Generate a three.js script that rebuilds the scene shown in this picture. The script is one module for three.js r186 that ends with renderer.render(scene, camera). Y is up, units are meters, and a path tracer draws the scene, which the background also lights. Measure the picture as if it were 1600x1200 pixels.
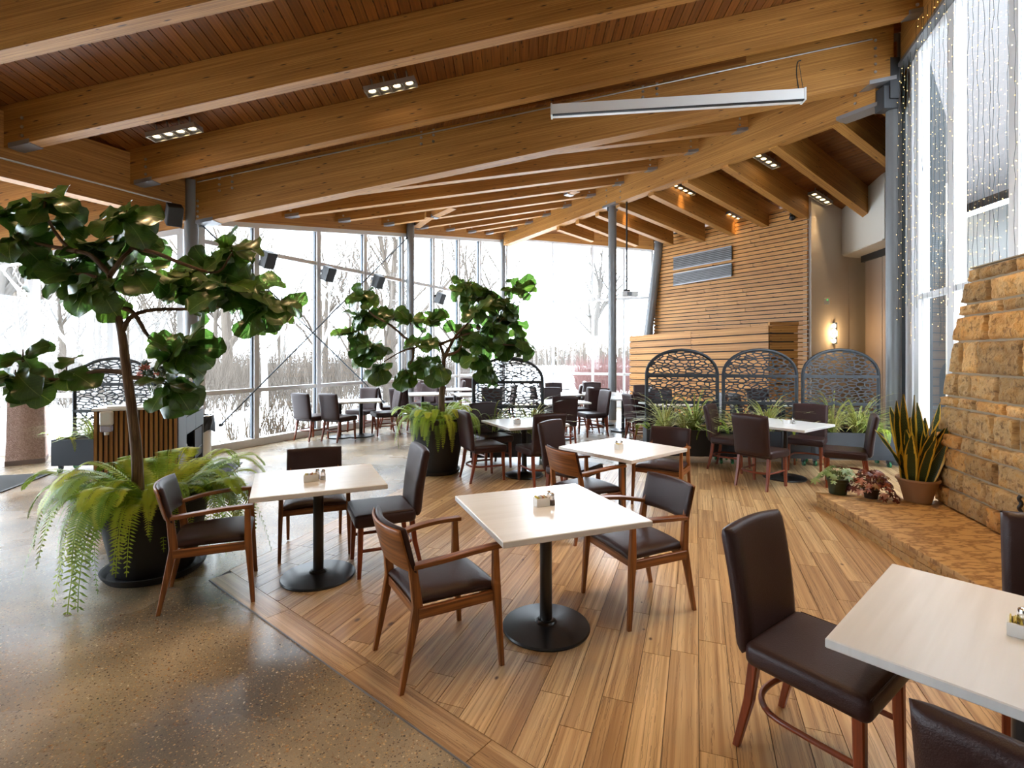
import * as THREE from 'three';
import { mergeGeometries, toCreasedNormals } from 'three/addons/utils/BufferGeometryUtils.js';
import { RoundedBoxGeometry } from 'three/addons/geometries/RoundedBoxGeometry.js';
import { RectAreaLightUniformsLib } from 'three/addons/lights/RectAreaLightUniformsLib.js';
import { ImprovedNoise } from 'three/addons/math/ImprovedNoise.js';

// ---------- camera, sky, exposure ----------
const F = 800, YH = 553, EYE = 1.7;                 // focal length in pixels, horizon row, eye height (1600 x 1200 frame)
const scene = new THREE.Scene();
const renderer = new THREE.WebGLRenderer();
renderer.toneMapping = THREE.LinearToneMapping;
renderer.toneMappingExposure = 1.75;
renderer.shadowMap.enabled = true;
const camera = new THREE.PerspectiveCamera(2 * Math.atan(600 / F) * 180 / Math.PI, 4 / 3, 0.05, 400);
camera.position.set(0, EYE, 0);
camera.lookAt(0, EYE, -10);
camera.setViewOffset(1600, 1200, 0, 600 - YH, 1600, 1200);   // level camera with the lens shifted: uprights stay upright
scene.background = new THREE.Color().setRGB(0.83, 0.945, 1.06); // bright even overcast
scene.backgroundIntensity = 8.5;
RectAreaLightUniformsLib.init();
const LAMP = new THREE.Color().setRGB(1.0, 0.66, 0.33);      // warm halogen light
const LAMP_POWER = 8;

// ---------- helpers ----------
const V3 = THREE.Vector3;
const V = (X, y, Z) => new V3(X, y, -Z);            // plan position X (right), height, Z (depth in front of the camera)
function rng(seed) { let a = seed >>> 0; return () => { a = (a + 0x6d2b79f5) | 0; let t = Math.imul(a ^ (a >>> 15), 1 | a); t = (t + Math.imul(t ^ (t >>> 7), 61 | t)) ^ t; return ((t ^ (t >>> 14)) >>> 0) / 4294967296; }; }
const lerp = (a, b, t) => a + (b - a) * t, clamp = (x, a, b) => Math.min(b, Math.max(a, x));
const rayX = (u) => (u - 800) / F, rayY = (v) => (YH - v) / F;
const onFloor = (u, v, h = 0) => { const Z = (h - EYE) / rayY(v); return V(rayX(u) * Z, h, Z); };
const atDepth = (u, v, Z) => V(rayX(u) * Z, EYE + rayY(v) * Z, Z);
const onWall = (u, v, [p, q]) => { const Z = p / (rayX(u) - q); return V(rayX(u) * Z, EYE + rayY(v) * Z, Z); };   // upright plane X = p + qZ
const onRoof = (u, v, [a, b, c]) => { const t = (a - EYE) / (rayY(v) - b * rayX(u) - c); return V(rayX(u) * t, EYE + rayY(v) * t, t); }; // plane y = a + bX + cZ
const roofY = ([a, b, c], X, Z) => a + b * X + c * Z;

const used = new Map();
function numbered(name) { const n = used.get(name) ?? 0; used.set(name, n + 1); return n ? name + '_' + String(n).padStart(3, '0') : name; }
function shadows(o) { o.castShadow = true; o.receiveShadow = true; return o; }
function add(name, geo, mat, parent) {                // a named mesh, a part when a parent is given
  const m = shadows(new THREE.Mesh(geo, mat));
  if (parent) { m.name = name; parent.add(m); } else { m.name = numbered(name); scene.add(m); }
  return m;
}
function tag(o, label, category, group) { o.userData.label = label; if (category) o.userData.category = category; if (group) o.userData.group = group; return o; }
function thing(name, label, category, pos, turn = 0, group) {
  const o = new THREE.Group(); o.name = numbered(name); scene.add(o);
  if (pos) o.position.copy(pos); o.rotation.y = turn;
  return tag(o, label, category, group);
}
function structure(name, label, category) { const o = new THREE.Group(); o.name = numbered(name); o.userData.kind = 'structure'; scene.add(o); if (label) tag(o, label, category); return o; }
function copyOf(src, pos, turn, label, group) {
  const c = src.clone(); c.name = numbered(src.name.replace(/_\d+$/, '')); c.userData = { ...src.userData }; scene.add(c);
  c.position.copy(pos); c.rotation.set(0, turn, 0); if (label) c.userData.label = label; if (group) c.userData.group = group; return c;
}
const faceTurn = (fx, fZ) => Math.atan2(fx, -fZ);     // local +z looks along the plan direction (fx, fZ)
const edgeTurn = (ex, eZ) => Math.atan2(eZ, ex);      // local +x runs along the plan direction (ex, eZ)

function metricUV(geo, along = 'x', off = [0, 0]) {   // box-mapped uv in metres, u along the given axis
  const g = geo.index ? geo.toNonIndexed() : geo, p = g.attributes.position, uv = new Float32Array(p.count * 2);
  const ax = { x: 0, y: 1, z: 2 }[along], a = new V3(), b = new V3(), c = new V3(), n = new V3();
  for (let i = 0; i < p.count; i += 3) {
    a.fromBufferAttribute(p, i); b.fromBufferAttribute(p, i + 1); c.fromBufferAttribute(p, i + 2);
    n.subVectors(b, a).cross(c.clone().sub(a));
    const m = [Math.abs(n.x), Math.abs(n.y), Math.abs(n.z)], k = m.indexOf(Math.max(...m));
    const rest = [0, 1, 2].filter((q) => q !== k), U = rest.includes(ax) ? ax : rest[0], W = rest.find((q) => q !== U);
    [a, b, c].forEach((v, j) => { const e = v.toArray(); uv[(i + j) * 2] = e[U] + off[0]; uv[(i + j) * 2 + 1] = e[W] + off[1] + (k === 1 ? 0.37 : 0); });
  }
  g.setAttribute('uv', new THREE.BufferAttribute(uv, 2));
  return g;
}
function hexa(b, t, off = [0, 0]) {                   // six-faced solid from four bottom and four top corners; b[0] to b[1] is its length
  const L = b[1].clone().sub(b[0]); const len = L.length(); L.normalize();
  const pos = [], uv = [], P = [...b, ...t];
  const cen = P.reduce((s, q) => s.add(q), new V3()).multiplyScalar(1 / 8);
  for (const f of [[0, 1, 2, 3], [4, 5, 6, 7], [0, 1, 5, 4], [3, 2, 6, 7], [1, 2, 6, 5], [0, 3, 7, 4]]) {
    let q = f.map((i) => P[i]);
    const n = q[1].clone().sub(q[0]).cross(q[2].clone().sub(q[0])), mid = q.reduce((s, e) => s.add(e), new V3()).multiplyScalar(0.25);
    if (n.dot(mid.sub(cen)) < 0) q = [q[0], q[3], q[2], q[1]];
    n.normalize();
    let U = Math.abs(n.dot(L)) > 0.7 ? q[1].clone().sub(q[0]).normalize() : L; const W = n.clone().cross(U).normalize();
    const c = q.map((e) => [e.clone().sub(P[0]).dot(U) + off[0], e.clone().sub(P[0]).dot(W) + off[1]]);
    for (const i of [0, 1, 2, 0, 2, 3]) { pos.push(...q[i].toArray()); uv.push(...c[i]); }
  }
  const g = new THREE.BufferGeometry();
  g.setAttribute('position', new THREE.Float32BufferAttribute(pos, 3)); g.setAttribute('uv', new THREE.Float32BufferAttribute(uv, 2));
  g.computeVertexNormals(); return g;
}
function beamGeo(A, B, w, h, off = [0, 0]) {          // timber whose soffit centre line runs from A to B, upright sides
  const d = B.clone().sub(A), s = new V3(-d.z, 0, d.x).normalize().multiplyScalar(w / 2), up = new V3(0, h, 0);
  const b = [A.clone().add(s), B.clone().add(s), B.clone().sub(s), A.clone().sub(s)];
  return hexa(b, b.map((q) => q.clone().add(up)), off);
}
function barGeo(A, B, w, h) {                          // straight bar centred on the line from A to B
  return beamGeo(A.clone().setY(A.y - h / 2), B.clone().setY(B.y - h / 2), w, h);
}
function boxGeo(w, h, d, x = 0, y = 0, z = 0) { const g = new THREE.BoxGeometry(w, h, d); g.translate(x, y, z); return metricUV(g, w >= h && w >= d ? 'x' : h >= d ? 'y' : 'z'); }
function softBox(w, h, d, r, seg = 2, x = 0, y = 0, z = 0) { const g = new RoundedBoxGeometry(w, h, d, seg, r); g.translate(x, y, z); return g; }
function bevelBox(w, h, d, b, x = 0, y = 0, z = 0) {   // chamfered box, base at y
  const s = new THREE.Shape(); const W = w / 2 - b, D = d / 2 - b; s.moveTo(-W, -D); s.lineTo(W, -D); s.lineTo(W, D); s.lineTo(-W, D); s.closePath();
  const g = new THREE.ExtrudeGeometry(s, { depth: h - 2 * b, bevelEnabled: true, bevelThickness: b, bevelSize: b, bevelSegments: 1 });
  g.rotateX(-Math.PI / 2); g.translate(x, y + b, z); return metricUV(g, w >= d ? 'x' : 'z');
}
function cyl(r0, r1, h, seg, x = 0, y = 0, z = 0) { const g = new THREE.CylinderGeometry(r1, r0, h, seg); g.translate(x, y + h / 2, z); return g; }
function lathe(pts, seg = 32) { return toCreasedNormals(new THREE.LatheGeometry(pts.map(([r, y]) => new THREE.Vector2(r, y)), seg), 0.6); }
function tubeGeo(points, radii, sides = 6, closed = true) {   // tapered tube along a polyline
  const n = points.length, pos = [], uv = [], idx = []; let len = 0;
  const T = new V3(), N = new V3(), B = new V3(); let prev = null;
  for (let i = 0; i < n; i++) {
    T.subVectors(points[Math.min(n - 1, i + 1)], points[Math.max(0, i - 1)]).normalize();
    if (!prev) { N.set(0, 1, 0); if (Math.abs(T.y) > 0.9) N.set(1, 0, 0); } else N.copy(prev);
    B.crossVectors(T, N).normalize(); N.crossVectors(B, T).normalize(); prev = N.clone();
    if (i) len += points[i].distanceTo(points[i - 1]);
    const r = Array.isArray(radii) ? radii[i] : radii;
    for (let k = 0; k <= sides; k++) { const a = k / sides * Math.PI * 2, c = Math.cos(a) * r, s = Math.sin(a) * r; pos.push(points[i].x + N.x * c + B.x * s, points[i].y + N.y * c + B.y * s, points[i].z + N.z * c + B.z * s); uv.push(len, k / sides * 6.28 * r); }
  }
  for (let i = 0; i < n - 1; i++) for (let k = 0; k < sides; k++) { const a = i * (sides + 1) + k, b = a + sides + 1; idx.push(a, a + 1, b, b, a + 1, b + 1); }
  if (closed) for (const i of [0, n - 1]) { const c = pos.length / 3; pos.push(...points[i].toArray()); uv.push(0, 0); for (let k = 0; k < sides; k++) { const a = i * (sides + 1) + k; i ? idx.push(c, a, a + 1) : idx.push(c, a + 1, a); } }
  const g = new THREE.BufferGeometry(); g.setAttribute('position', new THREE.Float32BufferAttribute(pos, 3)); g.setAttribute('uv', new THREE.Float32BufferAttribute(uv, 2)); g.setIndex(idx); g.computeVertexNormals(); return g;
}
const smooth = (pts, n = 8) => new THREE.CatmullRomCurve3(pts).getPoints(n);
function sweepRect(points, sizes, side, up) {          // rounded rectangular section along a path; side and up are fixed axes
  const pos = [], idx = [], prof = [[-1, -0.72], [-0.72, -1], [0.72, -1], [1, -0.72], [1, 0.72], [0.72, 1], [-0.72, 1], [-1, 0.72]], m = prof.length;
  points.forEach((p, i) => { const [w, h] = sizes[Math.min(i, sizes.length - 1)]; for (const [a, b] of prof) { const ax = Math.sign(a) * (Math.abs(a) === 1 ? w / 2 : w / 2 - Math.min(w, h) * 0.14), by = Math.sign(b) * (Math.abs(b) === 1 ? h / 2 : h / 2 - Math.min(w, h) * 0.14); pos.push(p.x + side.x * ax + up.x * by, p.y + side.y * ax + up.y * by, p.z + side.z * ax + up.z * by); } });
  const n = points.length;
  for (let i = 0; i < n - 1; i++) for (let k = 0; k < m; k++) { const a = i * m + k, b = i * m + (k + 1) % m; idx.push(a, b, a + m, a + m, b, b + m); }
  for (let k = 1; k < m - 1; k++) { idx.push(0, k + 1, k); const e = (n - 1) * m; idx.push(e, e + k, e + k + 1); }
  let g = new THREE.BufferGeometry(); g.setAttribute('position', new THREE.Float32BufferAttribute(pos, 3)); g.setIndex(idx);
  g.computeVertexNormals();
  const c = new V3(); points.forEach((p) => c.add(p)); c.multiplyScalar(1 / n);
  const p0 = new V3().fromBufferAttribute(g.attributes.position, m * Math.floor(n / 2)), n0 = new V3().fromBufferAttribute(g.attributes.normal, m * Math.floor(n / 2));
  if (n0.dot(p0.sub(points[Math.floor(n / 2)])) < 0) { for (let i = 0; i < idx.length; i += 3) { const t = idx[i]; idx[i] = idx[i + 1]; idx[i + 1] = t; } g.setIndex(idx); }
  const d = points[n - 1].clone().sub(points[0]), along = Math.abs(d.y) > Math.max(Math.abs(d.x), Math.abs(d.z)) ? 'y' : Math.abs(d.x) > Math.abs(d.z) ? 'x' : 'z';
  g = metricUV(toCreasedNormals(g, 0.7), along); return g;
}
function slab(nx, ny, f, thick, power = 12) {          // upholstered panel: a curved sheet f(s, t) with soft rounded rim, s and t in -1..1
  const e = (i, n) => { const a = i / n * 2 - 1; return Math.sign(a) * (1 - Math.pow(1 - Math.abs(a), 1.7)); };
  const pos = [], idx = [], q = new V3(), du = new V3(), dv = new V3(), N = new V3();
  for (const side of [1, -1]) for (let j = 0; j <= ny; j++) for (let i = 0; i <= nx; i++) {
    const s = e(i, nx), t = e(j, ny); q.copy(f(s, t)); du.copy(f(Math.min(1, s + 0.02), t)).sub(f(Math.max(-1, s - 0.02), t)); dv.copy(f(s, Math.min(1, t + 0.02))).sub(f(s, Math.max(-1, t - 0.02)));
    N.crossVectors(du, dv).normalize(); const r = Math.sqrt(Math.max(0, (1 - Math.pow(Math.abs(s), power)) * (1 - Math.pow(Math.abs(t), power))));
    q.addScaledVector(N, side * thick / 2 * r); pos.push(q.x, q.y, q.z);
  }
  const o = (nx + 1) * (ny + 1);
  for (let j = 0; j < ny; j++) for (let i = 0; i < nx; i++) { const a = j * (nx + 1) + i, b = a + 1, c = a + nx + 1, d = c + 1; idx.push(a, b, d, a, d, c, o + a, o + d, o + b, o + a, o + c, o + d); }
  const g = new THREE.BufferGeometry(); g.setAttribute('position', new THREE.Float32BufferAttribute(pos, 3)); g.setIndex(idx); g.computeVertexNormals();
  const n1 = g.attributes.normal; for (let j = 0; j <= ny; j++) for (let i = 0; i <= nx; i++) if (i === 0 || j === 0 || i === nx || j === ny) { const a = j * (nx + 1) + i, b = o + a; const v = new V3(n1.getX(a) + n1.getX(b), n1.getY(a) + n1.getY(b), n1.getZ(a) + n1.getZ(b)).normalize(); n1.setXYZ(a, v.x, v.y, v.z); n1.setXYZ(b, v.x, v.y, v.z); }
  return metricUV(g, 'x');
}
const NZ = new ImprovedNoise();
const fbm = (x, y, z = 0, o = 4) => { let s = 0, a = 0.5; for (let i = 0; i < o; i++) { s += a * NZ.noise(x, y, z + i * 7.3); x *= 2.03; y *= 2.03; a *= 0.5; } return s; };

// ---------- computed textures ----------
function texture(w, h, metresU, metresV, paint, data = false) {   // paint(x, y) gives sRGB 0..255 (or a grey value)
  const a = new Uint8Array(w * h * 4);
  for (let y = 0; y < h; y++) for (let x = 0; x < w; x++) { const c = paint(x, y), o = (y * w + x) * 4; if (data) a[o] = a[o + 1] = a[o + 2] = clamp(c, 0, 255); else { a[o] = clamp(c[0], 0, 255); a[o + 1] = clamp(c[1], 0, 255); a[o + 2] = clamp(c[2], 0, 255); } a[o + 3] = 255; }
  const t = new THREE.DataTexture(a, w, h, THREE.RGBAFormat); t.wrapS = t.wrapT = THREE.RepeatWrapping; t.magFilter = THREE.LinearFilter; t.minFilter = THREE.LinearMipmapLinearFilter; t.generateMipmaps = true;
  if (!data) t.colorSpace = THREE.SRGBColorSpace; t.repeat.set(1 / metresU, 1 / metresV); t.needsUpdate = true; return t;
}
const mix3 = (a, b, t) => [lerp(a[0], b[0], t), lerp(a[1], b[1], t), lerp(a[2], b[2], t)];
function wrapNoise(w, h, fx, fy, seed, oct = 4) {       // tileable value noise in 0..1
  const out = new Float32Array(w * h); let amp = 0.5, px = Math.max(1, Math.round(fx)), py = Math.max(1, Math.round(fy));
  for (let o = 0; o < oct; o++) {
    const R = rng(Math.floor(seed * 1013 + o * 7919 + 17)), L = new Float32Array(px * py); for (let i = 0; i < L.length; i++) L[i] = R() * 2 - 1;
    const X0 = new Int32Array(w), X1 = new Int32Array(w), XT = new Float32Array(w);
    for (let x = 0; x < w; x++) { const u = x / w * px, i = Math.floor(u), t = u - i; X0[x] = i % px; X1[x] = (i + 1) % px; XT[x] = t * t * (3 - 2 * t); }
    for (let y = 0; y < h; y++) { const v = y / h * py, j = Math.floor(v), q = v - j, t = q * q * (3 - 2 * q), r0 = (j % py) * px, r1 = ((j + 1) % py) * px; for (let x = 0; x < w; x++) { const a = L[r0 + X0[x]], b = L[r0 + X1[x]], c = L[r1 + X0[x]], d = L[r1 + X1[x]], k = XT[x], p = a + (b - a) * k; out[y * w + x] += amp * (p + (c + (d - c) * k - p) * t); } }
    amp *= 0.55; px = Math.min(w, px * 2); py = Math.min(h, py * 2);
  }
  let lo = 9, hi = -9; for (const s of out) { if (s < lo) lo = s; if (s > hi) hi = s; }
  for (let i = 0; i < out.length; i++) out[i] = (out[i] - lo) / (hi - lo);
  return out;
}
function woodTexture(w, h, mu, mv, light, dark, { grain = 60, contrast = 1, knots = 0, cracks = 0, lams = 0, crackK = 1, knotSize = 1, seed = 1, crackColor = [40, 22, 10] } = {}) {
  const A = wrapNoise(w, h, 3, grain, seed, 4), B = wrapNoise(w, h, 2, 5, seed + 40, 3), R = rng(seed * 77 + 5);
  const K = [...Array(knots)].map(() => [R() * w, R() * h, (3 + R() * 6) * w / 1024 * knotSize]);
  const over = new Float32Array(w * h);
  for (let i = 0; i < cracks; i++) { const y0 = Math.floor(R() * h), x0 = Math.floor(R() * w), L = (14 + R() * R() * 260) * w / 1024, k = (0.35 + R() * 0.6) * crackK; let y = y0; for (let j = 0; j < L; j++) { if (R() < 0.05) y += R() < 0.5 ? 1 : -1; over[((y + h) % h) * w + (x0 + j) % w] = k * Math.sin(Math.PI * j / L); } }
  const lamTone = [...Array(Math.max(1, lams))].map(() => (R() - 0.5) * 0.24);
  return texture(w, h, mu, mv, (x, y) => {
    const i = y * w + x; let t = clamp((A[i] - 0.5) * contrast * 1.5 + 0.5 + (B[i] - 0.5) * 0.6, 0, 1);
    if (lams) { const l = y / h * lams, k = Math.floor(l); t = clamp(t + lamTone[k], 0, 1); if (l - k < 0.05) t = Math.min(1, t + 0.16); }
    let c = mix3(light, dark, t);
    for (const [kx, ky, kr] of K) { if (Math.abs(y - ky) > kr * 2.2) continue; const d = Math.hypot((x - kx) * 0.7, y - ky); if (d < kr * 2.2) c = mix3(c, crackColor, clamp(1.1 - d / (kr * 1.5), 0, 0.85)); }
    return over[i] ? mix3(c, crackColor, over[i]) : c;
  });
}
const noiseBump = (w, mu, f, seed, oct = 5) => { const n = wrapNoise(w, w, f, f, seed, oct); return texture(w, w, mu, mu, (x, y) => n[y * w + x] * 255, true); };
const std = (o) => new THREE.MeshStandardMaterial(o), phys = (o) => new THREE.MeshPhysicalMaterial(o);
const lin = (r, g, b) => new THREE.Color().setRGB(r, g, b);

const glulamMap = woodTexture(1024, 512, 3.2, 0.42, [192, 138, 68], [142, 92, 36], { grain: 60, contrast: 0.9, knots: 12, cracks: 60, lams: 10, seed: 3 });
const deckMap = woodTexture(1024, 128, 2.6, 0.13, [158, 98, 40], [112, 66, 24], { grain: 10, contrast: 0.5, knots: 6, cracks: 3, seed: 9 });
const slatMap = woodTexture(1024, 128, 2.2, 0.12, [216, 160, 88], [176, 116, 52], { grain: 14, contrast: 0.9, knots: 2, cracks: 2, seed: 12 });
const plankMap = woodTexture(2048, 1024, 5.4, 2.4, [220, 188, 140], [160, 122, 80], { grain: 130, contrast: 0.85, knots: 22, cracks: 2600, crackK: 0.55, knotSize: 0.3, seed: 21, crackColor: [60, 38, 22] });
const walnutMap = woodTexture(512, 256, 0.9, 0.3, [168, 104, 50], [106, 60, 27], { grain: 30, contrast: 0.9, seed: 31 });
const cherryMap = woodTexture(512, 256, 0.9, 0.3, [150, 72, 38], [102, 42, 22], { grain: 30, contrast: 0.7, seed: 37 });
const topMap = woodTexture(1024, 512, 1.6, 0.8, [244, 243, 240], [234, 232, 228], { grain: 26, contrast: 0.8, seed: 41 });
const M = {
  glulam: std({ map: glulamMap, roughness: 0.55 }),
  deck: [[1, 1, 1], [0.84, 0.8, 0.78], [1.16, 1.12, 1.05], [0.95, 0.88, 0.82]].map((c) => std({ map: deckMap, color: lin(...c), roughness: 0.5 })),
  slat: [[1, 1, 1], [0.88, 0.86, 0.82], [1.08, 1.08, 1.06]].map((c) => std({ map: slatMap, color: lin(...c), roughness: 0.5 })),
  steel: std({ color: lin(0.20, 0.205, 0.21), roughness: 0.42, metalness: 0.3 }),
  steelDark: std({ color: lin(0.05, 0.052, 0.056), roughness: 0.45, metalness: 0.3 }),
  plate: std({ color: lin(0.30, 0.30, 0.31), roughness: 0.4, metalness: 0.7 }),
  bolt: std({ color: lin(0.55, 0.55, 0.55), roughness: 0.35, metalness: 0.9 }),
  frame: std({ color: lin(0.72, 0.73, 0.74), roughness: 0.4 }),
  gasket: std({ color: lin(0.05, 0.07, 0.09), roughness: 0.5 }),
  glass: phys({ color: 0xffffff, transmission: 1, roughness: 0, ior: 1.45, thickness: 0, metalness: 0 }),
  plaster: std({ color: lin(0.62, 0.55, 0.46), roughness: 0.9 }),
  plasterWhite: std({ color: lin(0.72, 0.68, 0.6), roughness: 0.9 }),
  blackMatte: std({ color: lin(0.012, 0.012, 0.013), roughness: 0.6 }),
  blackSatin: std({ color: lin(0.010, 0.010, 0.011), roughness: 0.28 }),
  blackMetal: std({ color: lin(0.018, 0.019, 0.022), roughness: 0.42, metalness: 0.2 }),
  screenMetal: std({ color: lin(0.022, 0.027, 0.034), roughness: 0.45 }),
  chrome: std({ color: lin(0.8, 0.8, 0.8), roughness: 0.15, metalness: 1 }),
  brushed: std({ color: lin(0.55, 0.52, 0.48), roughness: 0.32, metalness: 1 }),
  white: std({ color: lin(0.8, 0.8, 0.78), roughness: 0.4 }),
  whitePlastic: std({ color: lin(0.72, 0.72, 0.7), roughness: 0.35 }),
  darkBacking: std({ color: lin(0.06, 0.06, 0.055), roughness: 1 }),  // dark sheet put behind the slats so the gaps between them read dark
};

// ---------- the building: key lines in plan (X = p + qZ) and roof soffit planes (y = a + bX + cZ) ----------
const WL = [-9.7, 0.516], RD = [10.66, -0.608], WW = [14.74, -0.65], RR = [38.1, -2.124], WR = [3.25, 0.361];
const PB = [4.2805, 0.1851, 0.0903], PF = [6.284, 0.187, -0.13], PR = [7.487, -0.159, -0.124];
const lineAt = ([p, q], Z) => p + q * Z;
const meetU = (u, [p, q]) => { const Z = p / (rayX(u) - q); return [rayX(u) * Z, Z]; };
const meet = ([x0, z0], [dx, dz], [p, q]) => { const t = (p + q * z0 - x0) / (dx - q * dz); return [x0 + dx * t, z0 + dz * t]; };
const GL = atDepth(304, 353.5, 8.5), GR = atDepth(1388, 129.5, 7.9);   // main girder soffit ends
const girderZ = (X) => lerp(8.5, 7.9, (X - GL.x) / (GR.x - GL.x));
const boltGeo = new THREE.CylinderGeometry(0.022, 0.022, 0.014, 8).rotateZ(Math.PI / 2);
function bolts(parent, P, dir, rows, cols = 1, dy = 0.11, dx = 0.09) {   // bolt heads on the face of a timber seen from the camera
  const d = dir.clone().setY(0).normalize(), n = new V3(-d.z, 0, d.x); if (n.dot(P.clone().sub(camera.position)) > 0) n.negate();
  for (let i = 0; i < rows; i++) for (let j = 0; j < cols; j++) { const b = add('bolt', boltGeo, M.bolt, parent); b.position.copy(P).addScaledVector(dir.clone().normalize(), j * dx).addScaledVector(n, 0.004); b.position.y += i * dy; b.rotation.y = Math.atan2(-n.z, n.x); }
}
function shoe(parent, P, dir, w, len) { add('hanger_bracket', beamGeo(P.clone().add(new V3(0, -0.012, 0)), P.clone().addScaledVector(dir.clone().normalize(), len).add(new V3(0, -0.012, 0)), w + 0.016, 0.06), M.plate, parent); }

// front ceiling: rafters run from the outer eave on one side up to the fireplace window wall
{
  const C = structure('ceiling', 'sloping timber ceiling of dark boards on deep glulam rafters over the dining floor', 'ceiling');
  const R = rng(5), D = 0.52, dir = [1, -0.05];
  for (let k = 0, X = -11.2; X < 6.9; X += 0.13, k++) {
    const Zs = Math.max(-4.6, (X - 3.25 - 0.75) / 0.361), Ze = girderZ(X) + 0.05; if (Ze - Zs < 0.1) continue;
    const y = (x, z) => roofY(PF, x, z) + D, w = 0.119;
    const b = [V(X, y(X, Zs), Zs), V(X, y(X, Ze), Ze), V(X + w, y(X + w, Ze), Ze), V(X + w, y(X + w, Zs), Zs)], drop = R() * 0.003;
    b.forEach((q) => { q.y -= drop; });
    add('ceiling_board', hexa(b, b.map((q) => q.clone().setY(q.y + 0.03)), [R() * 3, k * 0.13]), M.deck[Math.floor(R() * 4)], C);
  }
  const c = [[-11.4, -4.7], [-11.4, 8.8], [6.7, 8.0], [2.4, -4.7]].map(([x, z]) => V(x, roofY(PF, x, z) + D + 0.02, z));
  add('roof_slab', hexa(c, c.map((q) => q.clone().setY(q.y + 0.25))), M.deck[0], C);
  const rafters = [onRoof(205, 292, PF), onRoof(30, 232, PF), onRoof(0, 90, PF)];
  const starts = rafters.map((p) => [p.x, -p.z]);
  for (let i = 1; i < 7; i++) starts.push([starts[2][0], starts[2][1] - 1.22 * i]);
  starts.forEach(([x, z], i) => {
    const a = [-11.2, z + (-11.2 - x) * dir[1]], e = meet([x, z], dir, [WR[0] - 0.05, WR[1]]);
    const r = add('rafter', beamGeo(V(a[0], roofY(PF, ...a), a[1]), V(e[0], roofY(PF, ...e), e[1]), 0.17, D, [i * 0.7, i * 0.13]), M.glulam, C);
    const along = V(dir[0], 0.19, dir[1]), h = meet([x, z], dir, WL), P = V(h[0] + 0.11, roofY(PF, h[0] + 0.11, h[1]), h[1]);
    const pts = P.clone().addScaledVector(along, 0.18).addScaledVector(V(0, 0, -1), 0.085); pts.y += 0.1;
    if (i < 3) { bolts(r, pts, along, 3); shoe(r, P, along, 0.17, 0.28); }
    if (i === 0) { const q = V(e[0] - 0.3, roofY(PF, e[0] - 0.3, e[1]), e[1]); shoe(r, q, along, 0.17, 0.28); bolts(r, q.clone().add(new V3(0.1, 0.12, 0.085)), along, 3); }
  });
  // header in line with the window wall, on which the rafters hang
  const hd = add('header_beam', beamGeo(V(lineAt(WL, 8.5) - 0.02, 3.86, 8.5), V(lineAt(WL, -4.6), 4.1, -4.6), 0.2, 0.82, [0, 0.2]), M.glulam, C);
  add('conduit', tubeGeo([V(lineAt(WL, 8.1) + 0.13, 4.09, 8.1), V(lineAt(WL, -2) + 0.13, 4.25, -2)], 0.012, 6), M.frame, hd);
  // main girder
  const g = add('girder', beamGeo(GL, GR, 0.24, 0.98, [1.3, 0.07]), M.glulam, C), gd = GR.clone().sub(GL);
  const at = (t, dy) => GL.clone().addScaledVector(gd, t).add(V(0, dy, -0.12));
  bolts(g, at(0.012, 0.1), gd, 4, 1, 0.085); bolts(g, at(0.045, 0.45), gd, 3, 2, 0.1, 0.22); bolts(g, at(0.345, 0.52), gd, 3, 2, 0.1, 0.2); bolts(g, at(0.66, 0.52), gd, 4, 2, 0.09, 0.22); bolts(g, at(0.975, 0.16), gd, 5, 1, 0.12);
  shoe(g, GL.clone().addScaledVector(gd, 0.004), gd, 0.24, 0.35); shoe(g, GR.clone().addScaledVector(gd, -0.032), gd, 0.24, 0.4);
  add('conduit', tubeGeo([at(0.012, 0.66), at(0.3, 0.66), at(0.6, 0.66), at(0.97, 0.66)].map((p) => p.add(V(0, 0, -0.02))), 0.011, 6), M.bolt, g);
  // eave beam over the entrance windows
  const eave = add('eave_beam', beamGeo(V(-5.32, 3.84, 8.62), V(-11.3, 2.8, 8.9), 0.18, 0.95, [2, 0.3]), M.glulam, C);
}
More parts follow.
